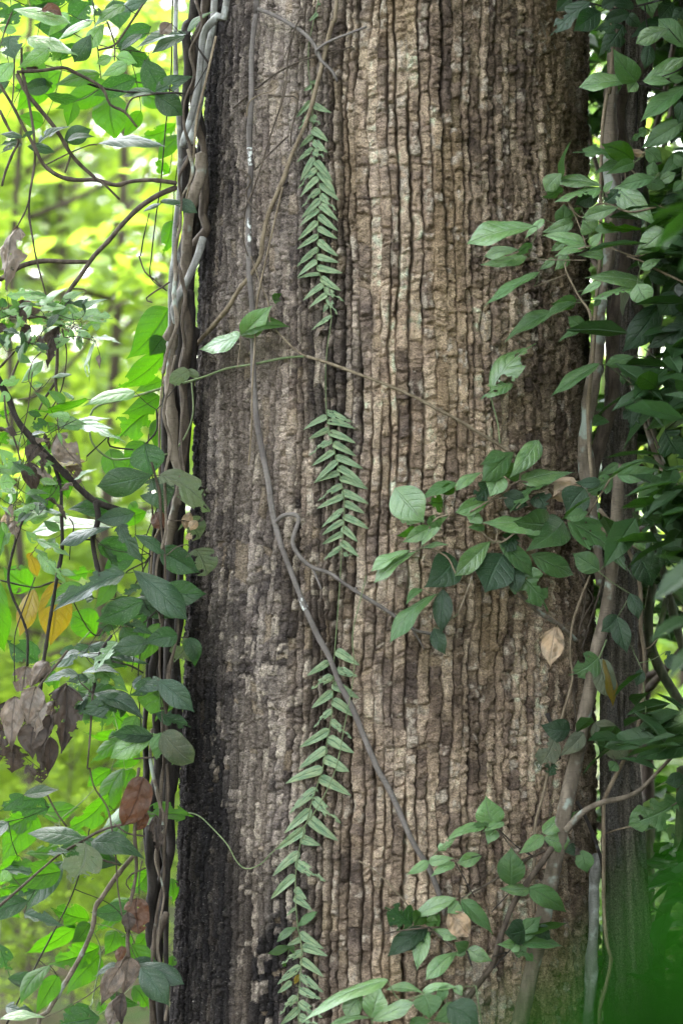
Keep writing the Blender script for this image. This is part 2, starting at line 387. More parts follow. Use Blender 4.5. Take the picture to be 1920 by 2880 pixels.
# ------------------------------------------------------------------ stems
def catmull(P, step):
    P = [np.array(p, float) for p in P]
    if len(P) < 2: return np.array(P), np.zeros(1)
    Q = [2 * P[0] - P[1]] + P + [2 * P[-1] - P[-2]]
    out, tt = [], []
    for i in range(len(P) - 1):
        p0, p1, p2, p3 = Q[i:i + 4]
        n = max(2, int(np.linalg.norm(p2 - p1) / step))
        for k in range(n):
            t = k / n
            out.append(0.5 * (2 * p1 + (p2 - p0) * t + (2 * p0 - 5 * p1 + 4 * p2 - p3) * t * t + (3 * p1 - p0 - 3 * p2 + p3) * t ** 3))
            tt.append((i + t) / (len(P) - 1))
    out.append(P[-1]); tt.append(1.0)
    return np.array(out), np.array(tt)
_seed = [100]
def tube_arrays(P, r0, r1, seg=9, step=0.014, rough=0.12, knots=0.0, flat=1.0):
    _seed[0] += 1; sd = _seed[0]; rng = np.random.RandomState(sd)
    C, T = catmull(P, step)
    n = len(C)
    L = np.concatenate([[0], np.cumsum(np.linalg.norm(np.diff(C, axis=0), axis=1))])
    tan = np.gradient(C, axis=0); tan /= np.linalg.norm(tan, axis=1)[:, None] + 1e-9
    r = r0 + (r1 - r0) * T
    r = r * (1 + rough * 2 * (vnoise(L * 9 + sd, L * 0 + sd * .37, 51) - .5))
    if knots > 0:
        for k in np.arange(rng.uniform(0, .1), L[-1], rng.uniform(0.07, 0.13)):
            r = r * (1 + knots * np.exp(-((L - k - rng.uniform(-.02, .02)) / 0.006) ** 2))
    up = np.array([0.31, -0.83, 0.46]); A = np.linspace(0, 2 * np.pi, seg, endpoint=False)
    V = np.zeros((n, seg, 3)); nrm = None
    for i in range(n):
        nrm = up - tan[i] * up.dot(tan[i]) if nrm is None else nrm - tan[i] * nrm.dot(tan[i])
        nrm /= np.linalg.norm(nrm) + 1e-9
        bi = np.cross(tan[i], nrm)
        rr = r[i] * (1 + rough * (vnoise(A * 2.0 + sd, A * 0 + L[i] * 20, 52) - .5) * 1.6)
        V[i] = C[i] + np.outer(np.cos(A) * rr, nrm) + np.outer(np.sin(A) * rr * flat, bi)
    idx = np.arange(n * seg).reshape(n, seg)
    F = np.stack([idx[:-1], np.roll(idx[:-1], -1, 1), np.roll(idx[1:], -1, 1), idx[1:]], -1).reshape(-1, 4)
    V = V.reshape(-1, 3)
    caps = []
    for row, c, tn in ((idx[0], C[0] - tan[0] * r[0] * .5, 0), (idx[-1], C[-1] + tan[-1] * r[-1] * .5, 1)):
        ci = len(V); V = np.vstack([V, c[None]])
        for k in range(0, seg):
            a, b_ = row[k], row[(k + 1) % seg]
            caps.append([b_, a, ci, ci] if tn == 0 else [a, b_, ci, ci])
    return V, F, np.array(caps), C
class Tubes:
    def __init__(s): s.V, s.F, s.T, s.n = [], [], [], 0; s.C = []
    def add(s, P, r0, r1=None, **k):
        V, F, T, C = tube_arrays(P, r0, r0 if r1 is None else r1, **k)
        s.V.append(V); s.F.append(F + s.n); s.T.append(T[:, :3] + s.n); s.n += len(V); s.C.append(C); return C
    def objects(s, name, mat, root):
        for V, F, T, C in zip(s.V, s.F, s.T, s.C):
            o = Tubes(); k = F.min(); o.V, o.F, o.T, o.n = [V], [F - k], [T - k], len(V)
            obj(name, o.mesh(name, mat), root, root.location)
    def mesh(s, name, mat):
        V = np.vstack(s.V); Q = np.vstack(s.F); T = np.vstack(s.T)
        me = bpy.data.meshes.new(name)
        loops = np.concatenate([Q.ravel(), T.ravel()]).astype(np.int32)
        st = np.concatenate([np.arange(len(Q)) * 4, len(Q) * 4 + np.arange(len(T)) * 3]).astype(np.int32)
        me.vertices.add(len(V)); me.vertices.foreach_set('co', V.astype(np.float32).ravel())
        me.loops.add(len(loops)); me.loops.foreach_set('vertex_index', loops)
        me.polygons.add(len(st)); me.polygons.foreach_set('loop_start', st)
        me.polygons.foreach_set('use_smooth', np.ones(len(st), bool))
        me.update(calc_edges=True); me.materials.append(mat); return me
def parse(s):
    """'L1 12,30 40,50 L2 3,4' -> list of pixels of the photograph"""
    reg, out = 'P', []
    for w in s.split():
        if ',' in w:
            x, y = w.split(','); out.append(px_of(reg, float(x), float(y)))
        else: reg = w
    return out
def path(s, Y=0.2, off=None, jit=0.012, up=False, dn=False, pts=None):
    """world points: at depth Y but never inside the trunk, or riding off metres above the bark"""
    _seed[0] += 1; rng = np.random.RandomState(_seed[0])
    out = []
    q = pts or parse(s); n = len(q)
    for i, (x, y) in enumerate(q):
        yy = Y[0] + (Y[1] - Y[0]) * i / max(1, n - 1) if isinstance(Y, tuple) else Y
        if off is not None:
            o = off[0] + (off[1] - off[0]) * i / max(1, n - 1) if isinstance(off, tuple) else off
            t = trunk_y(x, y, o); yy = yy if t is None else t
        else: yy = safe_y(x, y, yy + rng.uniform(-jit, jit))
        out.append(np.array(pt(x, y, yy)))
    if up: 
        a = out[0] if out[0][2] > out[-1][2] else out[-1]
        ext = [a + np.array([0.02, 0.0, 0.5]), a + np.array([-.03, 0.03, 1.1]), a + np.array([.02, 0.05, 1.9])]
        out = ext[::-1] + out if a is out[0] else out + ext
    if dn:
        a = out[0] if out[0][2] < out[-1][2] else out[-1]
        ext = [a + np.array([0.01, -0.01, -0.5 * a[2]]), a + np.array([-.02, -0.02, -a[2] - 0.05])]
        out = ext[::-1] + out if a is out[0] else out + ext
    return out
Z1 = 1 / 2450.0     # one zoomed pixel in metres
def liana(name, label, mat, s, r, r2=None, cat='vine', group=None, Y=0.2, off=None, rough=0.12, knots=0.0, flat=1.0, up=False, dn=False, extra=(), patches=(), seg=10):
    """one woody climber: a single mesh, or a root with side twigs as parts"""
    tb = Tubes(); P = path(s, Y, off, up=up, dn=dn)
    tb.add(P, r * Z1, (r2 or r) * Z1, rough=rough, knots=knots, flat=flat, seg=seg)
    if not extra:
        return tag(obj(name, tb.mesh(name, M[mat])), label, cat, group)
    low = min(P, key=lambda p: p[2]); root = empty(name, Vector(low), label, cat, group)
    obj('stem', tb.mesh('stem', M[mat]), root, root.location)
    for e in patches:            # crusts of white lichen round the stem
        tb = Tubes(); tb.add(path(e[0], Y, e[2]), e[1] * Z1, e[1] * Z1, rough=.22); obj('lichen_crust', tb.mesh('lichen_crust', M['lichen']), root, root.location)
    for e in extra:
        tb = Tubes(); tb.add(path(e[0], e[3] if len(e) > 3 else Y, e[4] if len(e) > 4 else off), e[1] * Z1, e[2] * Z1, rough=rough, knots=knots)
        obj('side_twig', tb.mesh('side_twig', M[mat]), root, root.location)
    return root

# ------------------------------------------------------------------ leaves: shared meshes of unit length along +X
PROF = {
    'ell': ([0, .03, .10, .22, .38, .52, .66, .80, .90, .955, 1], [0, .16, .46, .80, .98, 1, .86, .50, .19, .065, 0]),
    'ovt': ([0, .03, .10, .22, .36, .50, .66, .80, .90, .955, 1], [0, .34, .74, .97, 1, .90, .64, .34, .13, .05, 0]),
    'obo': ([0, .04, .12, .28, .45, .60, .74, .86, .93, .97, 1], [0, .10, .32, .66, .92, 1, .92, .55, .20, .07, 0]),
    'rnd': ([0, .03, .10, .22, .40, .55, .70, .84, .93, .97, 1], [0, .40, .74, .94, 1, 1, .94, .72, .36, .10, 0]),
    'lan': ([0, .02, .06, .14, .28, .45, .62, .78, .90, .96, 1], [0, .55, .86, 1, .98, .88, .72, .50, .27, .12, 0]),
}
def leaf_mesh(prof, mat, seed, damaged=0.0, arch=0.10, fold=0.22, curl=0.0, wav=0.02, nu=42, nv=12, crumple=0.0):
    rng = np.random.RandomState(seed)
    if damaged > 0: nu, nv = 46, 24
    t = np.linspace(0, 1, nu + 1); t = t + 0.0 * t; s = np.linspace(-1, 1, nv + 1)
    w = np.interp(t, *PROF[prof]); w = np.convolve(np.pad(w, 2, 'edge'), [.1, .2, .4, .2, .1], 'valid'); w[0] = 0.0; w[-1] = 0
    T, S = np.meshgrid(t, s, indexing='ij'); Wd = 0.225 * w[:, None]
    bend = rng.uniform(-.05, .05)
    X = T.copy(); Yy = S * Wd + bend * 4 * T * (1 - T)
    A = np.abs(S)
    Zz = arch * 4 * T * (1 - T) + fold * A * Wd - 0.35 * curl * (A ** 2) * Wd * 2
    Zz += (0.0055 if prof != 'lan' else .003) * np.cos((T - 0.26 * A ** 1.25) * 6 * 2 * np.pi) * A ** .5 * (1 - A ** 4) * (w[:, None] > .2)
    Zz += wav * A ** 2 * np.sin(T * rng.uniform(9, 15) + rng.uniform(0, 6) + (S > 0) * 2.1) * w[:, None]
    if crumple: Zz += crumple * (vnoise(T * 5 + seed, S * 2.2 + 7, seed) - .5) + crumple * .5 * (vnoise(T * 13 + seed, S * 6 + 7, seed + 1) - .5)
    tw = rng.uniform(-.5, .5) * T ** 2; Y2 = Yy * np.cos(tw) - Zz * np.sin(tw) * .5; Zz = Zz * np.cos(tw) + Yy * np.sin(tw)
    V = np.stack([X, Y2, Zz], -1).reshape(-1, 3); UV = np.stack([T, S * .5 + .5], -1).reshape(-1, 2)
    idx = np.arange(V.shape[0]).reshape(nu + 1, nv + 1)
    F = np.stack([idx[:-1, :-1], idx[1:, :-1], idx[1:, 1:], idx[:-1, 1:]], -1).reshape(-1, 4)
    if damaged > 0:
        tc = ((T[:-1, :-1] + T[1:, 1:]) / 2).ravel(); yc = ((S * Wd)[:-1, :-1] + (S * Wd)[1:, 1:]).ravel() / 2
        keep = np.ones(len(F), bool); nz_ = vnoise(tc * 22, yc * 22 + 9, seed)
        for k in range(int(2 + 7 * damaged)):
            c = rng.uniform(.12, .97)
            if rng.rand() < 0.55: cy = rng.choice([-1, 1]) * 0.225 * np.interp(c, *PROF[prof]); rad = rng.uniform(.03, .11) * (0.6 + damaged)
            else: cy = rng.uniform(-.13, .13); rad = rng.uniform(.012, .05)
            keep &= np.hypot(tc - c, (yc - cy) * 1.0) > rad * (0.6 + 0.8 * nz_)
        keep |= np.abs(yc) < 0.012
        F = F[keep]; u, inv = np.unique(F, return_inverse=True); F = inv.reshape(-1, 4); V = V[u]; UV = UV[u]
    return mesh_np('leaf', V, F, M[mat], True, None, UV)
KIND = {   # kind: (material, profiles, width ratio, damage chance)
    'g': ('leaf', ('ell', 'obo', 'ovt'), .40, .25), 'p': ('leaf_pale', ('ell', 'ovt', 'obo'), .38, .35),
    'h': ('leaf_blue', ('ell', 'obo', 'ovt'), .42, .3), 'D': ('leaf_shaded', ('ell', 'ovt'), .46, .2), 'b': ('leaf_thin', ('ell', 'ovt', 'obo'), .46, .3),
    'B': ('leaf_shaded', ('ell', 'obo'), .46, .1), 'o': ('leaf_olive', ('rnd', 'ovt'), .5, .2),
    'd': ('leaf_dead', ('ell', 'ovt'), .42, .55), 'k': ('leaf_dead_dark', ('ell', 'ovt'), .45, .5),
    't': ('leaf_tan', ('ell', 'ovt'), .45, .6), 'r': ('leaf_rust', ('ovt', 'rnd'), .5, .5),
    'y': ('leaf_yellow', ('ell',), .45, .1), 'x': ('leaf_pale', ('ell', 'obo'), .45, 1.0), 'X': ('leaf', ('rnd', 'ovt'), .55, 1.0),
    'n': ('near_leaf', ('ell',), .45, 0), 'v': ('vine_leaf', ('lan',), .26, .3), 'f': ('leaf_thin', ('ell',), .4, .6), 'R': ('leaf_olive', ('rnd',), .9, .2)}
_lm = {}
def leaf_variant(kind, rng):
    mat, pr, wr, dm = KIND[kind]
    key = (kind, rng.randrange(7))
    if key not in _lm:
        dry = kind in 'dktr'
        _lm[key] = leaf_mesh(rng.choice(pr), mat, 900 + len(_lm) * 13, rng.uniform(.35, 1.0) if rng.random() < dm else 0,
                             arch=rng.uniform(.02, .12) if kind != 'v' else rng.uniform(.03, .07), fold=rng.uniform(.05, .4) if not dry else rng.uniform(-.8, .9),
                             curl=rng.uniform(-.6, 1.0) if dry else rng.uniform(0, .5), wav=(.05 if dry else .018) if kind != 'v' else .008, crumple=.13 if dry else 0)
    return _lm[key]
def place_leaf(parent, ploc, kind, b, t, w_app, Y, rng, lean=None, name='leaf', off=None, minr=None):
    """b, t: base and tip pixels; w_app: apparent width in pixels of the photograph"""
    Lp = math.hypot(t[0] - b[0], t[1] - b[1]) + 1e-6
    w_app *= 1.12
    wr = KIND[kind][2]; a = w_app / Lp; real = max(a, minr if minr is not None else wr)
    ang = math.acos(min(1, a / real)); ang = min(ang, 1.25)
    if off is not None:
        Yb = trunk_y(*b, off[0]); Yt = trunk_y(*t, off[1])
        Yb = Y if Yb is None else Yb; Yt = Y if Yt is None else Yt
    else:
        Yb = safe_y(*b, Y, .03); dl = (rng.uniform(-.25, .35) if lean is None else lean) * Lp / 1000
        Yt = safe_y(*t, Yb - dl, .02)
    Pb, Pt = pt(*b, Yb), pt(*t, Yt)
    X = Pt - Pb; L = X.length; X.normalize()
    view = Vector((Pb.x, Pb.y + D0, Pb.z - CAMZ)).normalized()
    n0 = (-view); n0 = (n0 - X * n0.dot(X)).normalized()
    s0 = n0.cross(X)
    # turn the upper face towards the sky: choose the sense that raises the normal
    sg = 1 if (n0 * math.cos(ang) + s0 * math.sin(ang)).z > (n0 * math.cos(ang) - s0 * math.sin(ang)).z else -1
    if kind in 'bBf' and rng.random() < .5: sg = -sg
    n = n0 * math.cos(ang) + s0 * math.sin(ang) * sg
    side = n.cross(X)
    sx = L; sy = L * real / .45
    m = Matrix(((X.x * sx, side.x * sy, n.x * L, Pb.x), (X.y * sx, side.y * sy, n.y * L, Pb.y), (X.z * sx, side.z * sy, n.z * L, Pb.z), (0, 0, 0, 1)))
    o = bpy.data.objects.new(name, leaf_variant(kind, rng)); COL.objects.link(o)
    o.parent = parent; o.matrix_parent_inverse = Matrix.Translation(-Vector(ploc)); o.matrix_basis = m
    return o, Pb
def plant(name, label, cat, leaves, stems=(), Y=0.0, mat='brown_stem', twig='brown_stem', group=None, jit=0.05, dn=None, seed=0, off=None, tr=2.6, single=None, lean=None):
    """leaves: 'L1 bx,by,tx,ty,w,kind ...' in zoomed pixels; stems: (string, r0, r1[, Y]).
    Every leaf base is tied by a thin stalk to the nearest stem or leaf already tied."""
    rng = random.Random(seed or (sum(ord(c) * (i + 1) for i, c in enumerate(label)) % 9973))
    todo, reg = [], 'P'
    for w in leaves.split():
        if ',' not in w: reg = w; continue
        q = w.split(','); f = 1.0 if reg == 'P' else 1 / 2.45
        todo.append((px_of(reg, float(q[0]), float(q[1])), px_of(reg, float(q[2]), float(q[3])), float(q[4]) * f, q[5]))
    tb = Tubes(); nodes = []
    allp = []
    for st in stems:
        P = path(st[0], st[3] if len(st) > 3 else Y, off)
        allp += list(P)
        nodes += list(tb.add(P, st[1] * Z1, st[2] * Z1, knots=.25, rough=.18, seg=8)[::2])
    b0 = todo[0][0] if todo else None
    base = min(allp, key=lambda p: p[2]) if allp else np.array(pt(*b0, safe_y(*b0, Y)))
    root = empty(name, Vector(base), label, cat, group)
    ends = []
    for b, t, w, kd in todo:
        o, Pb = place_leaf(root, root.location, kd, b, t, w, Y + rng.uniform(-jit, jit), rng, off=off, lean=lean,
                           name='dead_leaf' if kd in 'dktr' else 'leaf')
        ends.append((np.array(Pb), np.array(Pb + (o.matrix_basis.to_3x3() @ Vector((1, 0, 0))) * .12), rng.random()))
    tw = Tubes()
    if not nodes and ends: nodes = [ends[0][0]]
    rest = list(ends)
    while rest:
        N = np.array(nodes)
        best = min(rest, key=lambda e: np.min(np.sum((N - e[0]) ** 2, 1)))
        rest = [e for e in rest if e is not best]
        j = int(np.argmin(np.sum((N - best[0]) ** 2, 1))); a = N[j]; d = np.linalg.norm(a - best[0])
        if d > 0.004:
            m1 = a * .5 + best[0] * .5 + np.array([0, .01, -.06 * d]) + np.array([(best[2] - .5) * .1 * d, 0, 0])
            ext = best[0] + (best[1] - best[0]) * .25
            C = tw.add([a, m1, best[0], ext], (tr + min(3, d * 14)) * Z1 * .9, tr * Z1 * .7, seg=5, step=.02, rough=.1)
            nodes += list(C[::3])
        else: nodes.append(best[0])
    tb.objects('branch', M[mat], root); tw.objects('leaf_stalk', M[twig], root)
    return root
M['lichen'] = stem_material('white_lichen', (0.085, 0.073, 0.068), (0.15, 0.132, 0.122), 0.52, (0.60, 0.62, 0.60), 70)
# ------------------------------------------------------------------ climbers on the front of the trunk
liana('hanging_liana', 'long smooth grey-brown liana with white lichen blotches slanting across the trunk', 'main_vine',
      'C1 200,0 205,60 180,220 165,420 165,650 155,850 150,1000 160,1150 150,1350 145,1550 150,1764 C2 150,120 172,400 175,700 185,950 205,1150 240,1350 280,1550 C3 310,0 360,200 440,420 530,650 620,850 700,1000 770,1180 850,1330 940,1550 C4 1030,0 1120,160 1210,370 1290,540 1380,680 1460,880 1500,1010', 19, 20,
      off=(.05, .035), up=True, rough=.10, cat='liana',
      extra=[('C1 205,60 330,110 470,190 560,260 620,350 640,410 720,490 755,560', 15, 11),
             ('C1 608,352 612,380 640,395', 7, 6), ('C1 605,352 680,295 850,225 955,185', 9, 9)],
      patches=[('C1 152,1020 154,1080 160,1140', 21.5, .0487), ('C1 146,1500 146,1600 150,1700', 21.5, .0472), ('C3 505,590 525,640 540,670', 21.5, .0417)])
liana('hooked_branch', 'dead grey-brown branch bent into a hook where it leaves the slanting liana', 'main_vine',
      'C3 335,70 380,25 450,15 490,40 480,90 450,180 455,240 500,310 580,380 700,420 800,490 920,570 1050,650 1170,730 1280,810 1380,835 1490,860', 16, 11, off=(.045, .05), cat='branch',
      extra=[('C3 585,385 620,470 645,530', 9, 7), ('C3 1275,815 1310,870 1355,945', 7, 4), ('C3 875,545 885,520', 10, 9)])
liana('tan_vine', 'tan woody vine running down from the trunk top to the left bundle', 'tan_stem',
      'C1 750,0 720,160 690,280 650,450 600,640 560,790 500,940 440,1070 390,1220 330,1360 280,1480 240,1660 C2 230,0 160,130 80,230 0,360 L2 1450,500 1370,590 1290,680 1200,770 1140,840 1140,880', 14, 15, off=(.03, .05), Y=.36, up=True, knots=.12)
liana('slender_tan_vine', 'slender tan stem hanging beside the lichened liana and ending in mid air', 'tan_stem',
      'C1 380,1290 330,1500 280,1720 C2 230,180 200,350 185,650 170,900 165,1200 145,1440', 7, 6, off=.075, knots=.1)
liana('wiry_vine', 'pair of thin wiry dark stems twisting down to the lichened liana', 'brown_stem',
      'C1 540,0 500,110 440,270 410,450 400,600 370,720 290,950 240,1120 180,1300 120,1460 110,1650 140,1764', 6, 5, off=.06, up=True,
      extra=[('C1 545,-10 440,270 370,450 325,530', 4, 2), ('C1 395,560 355,760 280,980 190,1270 130,1400', 4, 4), ('C1 420,935 340,1010 260,1090 190,1170', 7, 4),
             ('C1 80,1165 130,1190 160,1250 130,1310 135,1370 190,1450', 9, 5), ('C1 280,655 380,665 480,685 440,900 435,1010', 6, 5)])
liana('curled_tendril', 'pale curled tendril looping round the upper part of the lichened liana', 'tan_stem',
      'C1 135,800 138,740 160,690 230,650 300,630 345,595 350,570 320,560 260,600 190,618', 5, 3, off=.07, cat='tendril')
liana('straight_twig', 'thin straight dark twig crossing behind the tan vine near the forked branch', 'brown_stem',
      'C1 40,745 200,610 330,510 480,430 600,390 760,350 860,320', 7, 5, off=.02, cat='twig')
plant('scrambling_twig', 'scrambling twig with torn pale leaves spanning the trunk, green stem turning tan to the right', 'climber',
      'C2 95,550,310,340,120,p 85,550,-198,645,66,p 95,545,430,490,70,f 310,300,375,255,30,f 315,305,368,305,24,f 290,450,200,520,40,f',
      [('C2 540,690 700,740 930,825 1100,890 1300,980 1450,1060 R2 0,1120 180,1230 370,1350 520,1480 640,1600 720,1680', 10, 12),
       ('C2 160,0 230,200 280,320 290,450 350,530 470,650 540,690', 3, 7), ('C2 90,555 80,680 65,775', 3, 3)],
      mat='tan_stem', twig='green_stem', off=(.06, .075), jit=.0)
liana('green_tendril', 'green tendril arching from the scrambling twig into a loop beside the vine bundle', 'green_stem',
      'C2 540,690 380,705 180,745 0,775 L2 1400,835 1250,880 1120,910 850,990 680,1030 625,1100 625,1250 680,1340 780,1400 930,1390 1150,1365 1260,1270 1330,1090 1320,860', 9, 6, Y=.22, cat='tendril')
liana('thread_tendril', 'hair-thin olive tendril sagging from the black flank and over the lower vine leaves', 'green_stem',
      'L4 1190,580 1185,420 1210,340 1290,310 1370,330 1450,400 C4 0,530 60,640 130,695 230,660 330,560 500,430 620,270 740,20 C3 800,1500 870,1100 860,850 920,580 955,440', 5, 3, off=.055, Y=.3, cat='tendril')
liana('bare_twig', 'short bare twig lying on the lower bark above the leafy sprig', 'tan_stem', 'C4 905,640 1020,715 1130,820 1260,970', 4, 5, off=.03, cat='twig')

VL = '''C1 620,90,560,145,26,v 580,590,525,625,26,v 612,562,565,566,24,v 640,25,620,35,12,v 575,695,470,810,36,v 575,790,490,890,38,v 590,930,495,1020,36,v 590,1020,475,1120,34,v
595,1085,500,1250,42,v 615,1155,485,1302,42,v 627,1220,498,1362,40,v 637,1300,508,1432,40,v 640,1370,508,1503,40,v 630,1440,492,1567,38,v 620,1525,483,1657,40,v 628,1620,478,1717,36,v 628,1710,505,1790,36,v
590,725,715,775,36,v 580,800,640,855,40,v 580,890,692,975,44,v 590,965,690,1050,44,v 590,1035,665,1080,40,v 605,1110,722,1252,44,v 625,1185,742,1337,42,v 635,1265,768,1383,40,v 640,1335,750,1452,42,v
635,1405,762,1522,40,v 625,1480,760,1592,40,v 620,1565,757,1645,36,v 620,1655,763,1766,42,v
C2 610,-40,475,75,38,v 618,30,478,150,38,v 635,130,480,155,24,v 663,190,518,308,38,v 690,260,558,362,34,v 690,335,660,390,28,v 722,410,578,512,30,v 700,490,598,572,28,d
610,0,768,45,38,v 612,75,793,117,40,v 640,145,782,240,42,v 665,215,802,312,40,v 690,285,757,405,38,v
680,1065,857,1145,44,v 685,1140,878,1192,42,v 693,1215,883,1292,44,v 725,1290,888,1382,44,v 740,1375,932,1467,46,v 755,1455,938,1578,46,v 770,1530,968,1607,44,v 785,1620,973,1708,46,v 800,1700,945,1775,44,v
690,1105,518,1202,40,v 700,1190,555,1262,38,v 720,1265,558,1377,42,v 742,1340,578,1447,40,v 762,1410,595,1565,40,v 775,1490,590,1565,38,v 790,1575,618,1692,42,v 802,1655,612,1742,40,v
C3 795,30,972,117,42,v 785,105,897,207,42,v 780,205,907,312,42,v 795,288,862,294,24,v 803,-20,648,107,42,v 802,60,648,162,40,v 795,145,648,224,38,v 788,240,662,333,36,v
745,955,912,1057,56,v 755,1075,897,1132,52,v 720,1185,907,1287,58,v 720,1295,907,1427,60,v 710,1430,857,1562,44,v 688,1555,872,1662,64,v 660,1695,840,1790,62,v
700,1030,548,1128,46,v 722,1130,573,1222,52,v 725,1235,578,1352,52,v 720,1360,590,1490,40,v 705,1500,493,1622,56,v 685,1625,485,1775,56,v
C4 660,5,398,107,60,v 617,140,423,317,58,v 580,285,388,452,58,v 537,420,335,563,56,v 497,580,308,748,54,v 470,740,298,903,50,v 467,965,405,1020,20,v
750,-15,830,22,50,v 630,65,852,192,64,v 588,205,783,382,64,v 555,340,762,502,66,v 500,485,642,532,54,v 468,640,678,782,64,v 465,825,547,907,40,v 458,890,588,987,44,v
478,1095,622,990,52,g 477,1100,338,1202,46,g 505,1175,408,1222,36,v 517,1265,368,1352,44,v 507,1365,342,1492,50,v 440,1470,343,1552,38,v 477,1570,358,1702,46,v 497,1650,362,1770,46,v
495,1135,663,1247,52,v 510,1230,692,1297,50,v 505,1320,663,1442,50,v 498,1420,663,1547,52,v 490,1515,645,1592,50,v 490,1610,658,1722,52,v 485,1705,635,1775,50,v
430,1232,272,1282,52,f 425,1200,465,1292,34,f 400,1340,378,1372,20,f 492,1420,460,1492,34,y'''
plant('shingle_vine', 'slender climbing vine pressed to the bark with paired narrow mottled pale green leaves', 'climbing vine', VL,
      [('C1 625,0 590,160 560,300 558,500 580,600 585,700 590,1000 620,1200 640,1350 625,1500 622,1700 C2 615,50 660,200 690,300 715,420 690,600 675,800 680,1050 690,1150 725,1300 760,1450 800,1650 C3 803,0 800,100 785,240 775,450 750,800 735,1000 730,1150 715,1400 690,1550 C4 655,0 590,200 550,350 495,550 470,720 468,900 485,1100 510,1250 500,1450 485,1600 490,1764 485,1950', 3, 3.4)],
      mat='green_stem', twig='green_stem', off=(.011, .022), jit=0.0, tr=2.4)
# ------------------------------------------------------------------ woody climbers bundled along the left flank
LB = dict(group=None, cat='liana')
liana('straight_liana', 'pale grey pole-straight liana standing clear left of the bundle', 'grey_stem', 'L1 1215,0 1212,500 1235,900 1240,1250 1205,1600 L2 1200,0 1178,150 1175,480 1160,700', 17, 16, Y=.16, up=True, knots=.08, **LB)
liana('curving_grey_liana', 'thick pale grey liana curving off the trunk top into the bundle', 'grey_stem', 'L1 1560,20 1500,110 1410,220 1385,400 1365,600 1310,830 1275,930 1255,1010', 29, 20, Y=.10, up=True, knots=.08, **LB)
liana('kinked_grey_liana', 'grey liana with a swollen joint hanging close behind the thick pale one', 'grey_stem', 'L1 1480,0 1470,180 1420,400 1390,600 1345,850 1310,985', 24, 27, Y=.17, up=True, knots=.08, **LB)
liana('rough_tan_liana', 'rough ringed tan liana ending in a broken stub on the left flank', 'lichen_stem', 'L1 1385,1060 1385,1200 1340,1330 1305,1500 1285,1764 L2 1290,100 1235,300 1190,490 1150,570', 34, 34, Y=.16, knots=.3, rough=.22, **LB)
liana('twisted_brown_liana', 'dark brown twisted liana at the outer top of the left bundle', 'dark_stem', 'L1 1345,0 1285,200 1295,500 1270,850 1310,1000 1335,1060 1275,1130 1262,1300 1290,1500 1270,1764 L2 1260,150 1220,330', 34, 30, Y=.24, rough=.25, up=True, **LB)
liana('wedged_brown_liana', 'brown liana wedged between the trunk bark and the curving grey one', 'brown_stem', 'L1 1420,0 1330,300 1330,600 1350,850 1400,1000 1410,1250 1400,1480 1430,1570 1380,1640 1300,1740 L2 1240,120 1225,280 1285,420 1295,600 1262,800 1272,1100 1262,1350 1215,1550', 30, 32, Y=.27, rough=.25, up=True, **LB)
liana('thin_pale_liana', 'thin pale stem hugging the front of the curving grey liana', 'tan_stem', 'L1 1490,250 1420,550 1360,800 1340,1000 1320,1200 1285,1370', 9, 8, Y=.03, knots=.1, cat='vine')
liana('blotched_liana', 'short white-blotched liana emerging from the dark flank into the bundle', 'grey_stem', 'L1 1400,1640 L2 1362,0 1305,140 1240,260 1200,360 1215,460', 26, 24, Y=.10, knots=.1, **LB)
liana('gnarled_stem', 'gnarled pale stem with a knobbly joint in the middle of the left bundle', 'lichen_stem', 'L2 1195,540 1175,750 1170,900 1190,1150 1195,1350 1240,1550 L3 1180,100 1160,300', 34, 32, Y=.17, rough=.3, knots=.3, **LB)
liana('outer_brown_stem', 'plain brown stem on the outer left of the bundle, leaf covered below', 'dark_stem', 'L2 1150,860 1135,1200 1150,1500 L3 1110,100 1085,500 1085,900 1050,1100 1075,1400 1090,1764 L4 1050,250 1035,600 1055,800 1030,1000 1040,1200 1065,1310', 30, 36, Y=.22, rough=.22, knots=.18, **LB)
liana('grooved_stem', 'broad grooved brown stem lying against the blackened bark', 'dark_stem', 'L2 1300,250 1320,480 1310,800 1290,1100 1260,1400 1230,1700 L3 1200,200 1170,600 1160,900 1165,1300 1170,1700 L4 1185,100 1150,300 1175,550 1120,750 1050,920 1040,1060', 44, 36, Y=.30, rough=.35, **LB)
liana('slack_stem', 'slack dark stem crossing to the bottom of the left bundle', 'dark_stem', 'L3 1250,400 1215,900 1185,1300 1150,1764 L4 1150,100 1110,450 1150,720 1115,1000 1080,1300 1100,1500 1105,1764', 22, 28, Y=.25, dn=True, rough=.2, **LB)
liana('inner_dark_stem', 'thin dark stem closest to the black flank at the bundle foot', 'dark_stem', 'L3 1120,600 1140,1000 1130,1500 L4 1195,0 1180,300 1190,560 1150,800 1145,1300 1150,1764', 15, 22, Y=.31, dn=True, rough=.2, **LB)
liana('foot_stem', 'short ringed stem rising at the foot of the left bundle', 'brown_stem', 'L4 1150,1000 1090,1160 1050,1290 1060,1450 1050,1600 1055,1764', 24, 22, Y=.15, dn=True, knots=.3, **LB)
liana('tan_string_vine', 'tan string-thin vine hanging just outside the bundle beside big leaves', 'tan_stem', 'L2 1115,900 1100,1150 1100,1500 L3 1105,80 1050,250 1035,700', 8, 8, Y=.1, cat='vine')
liana('dark_string_vine', 'straight dark string-thin vine dropping left of the pole-straight liana', 'dark_stem', 'L1 1190,20 1180,500 1140,900 1110,1250 1075,1500 1045,1764 L2 1040,150 1150,240', 6, 4, Y=.12, up=True, cat='vine')

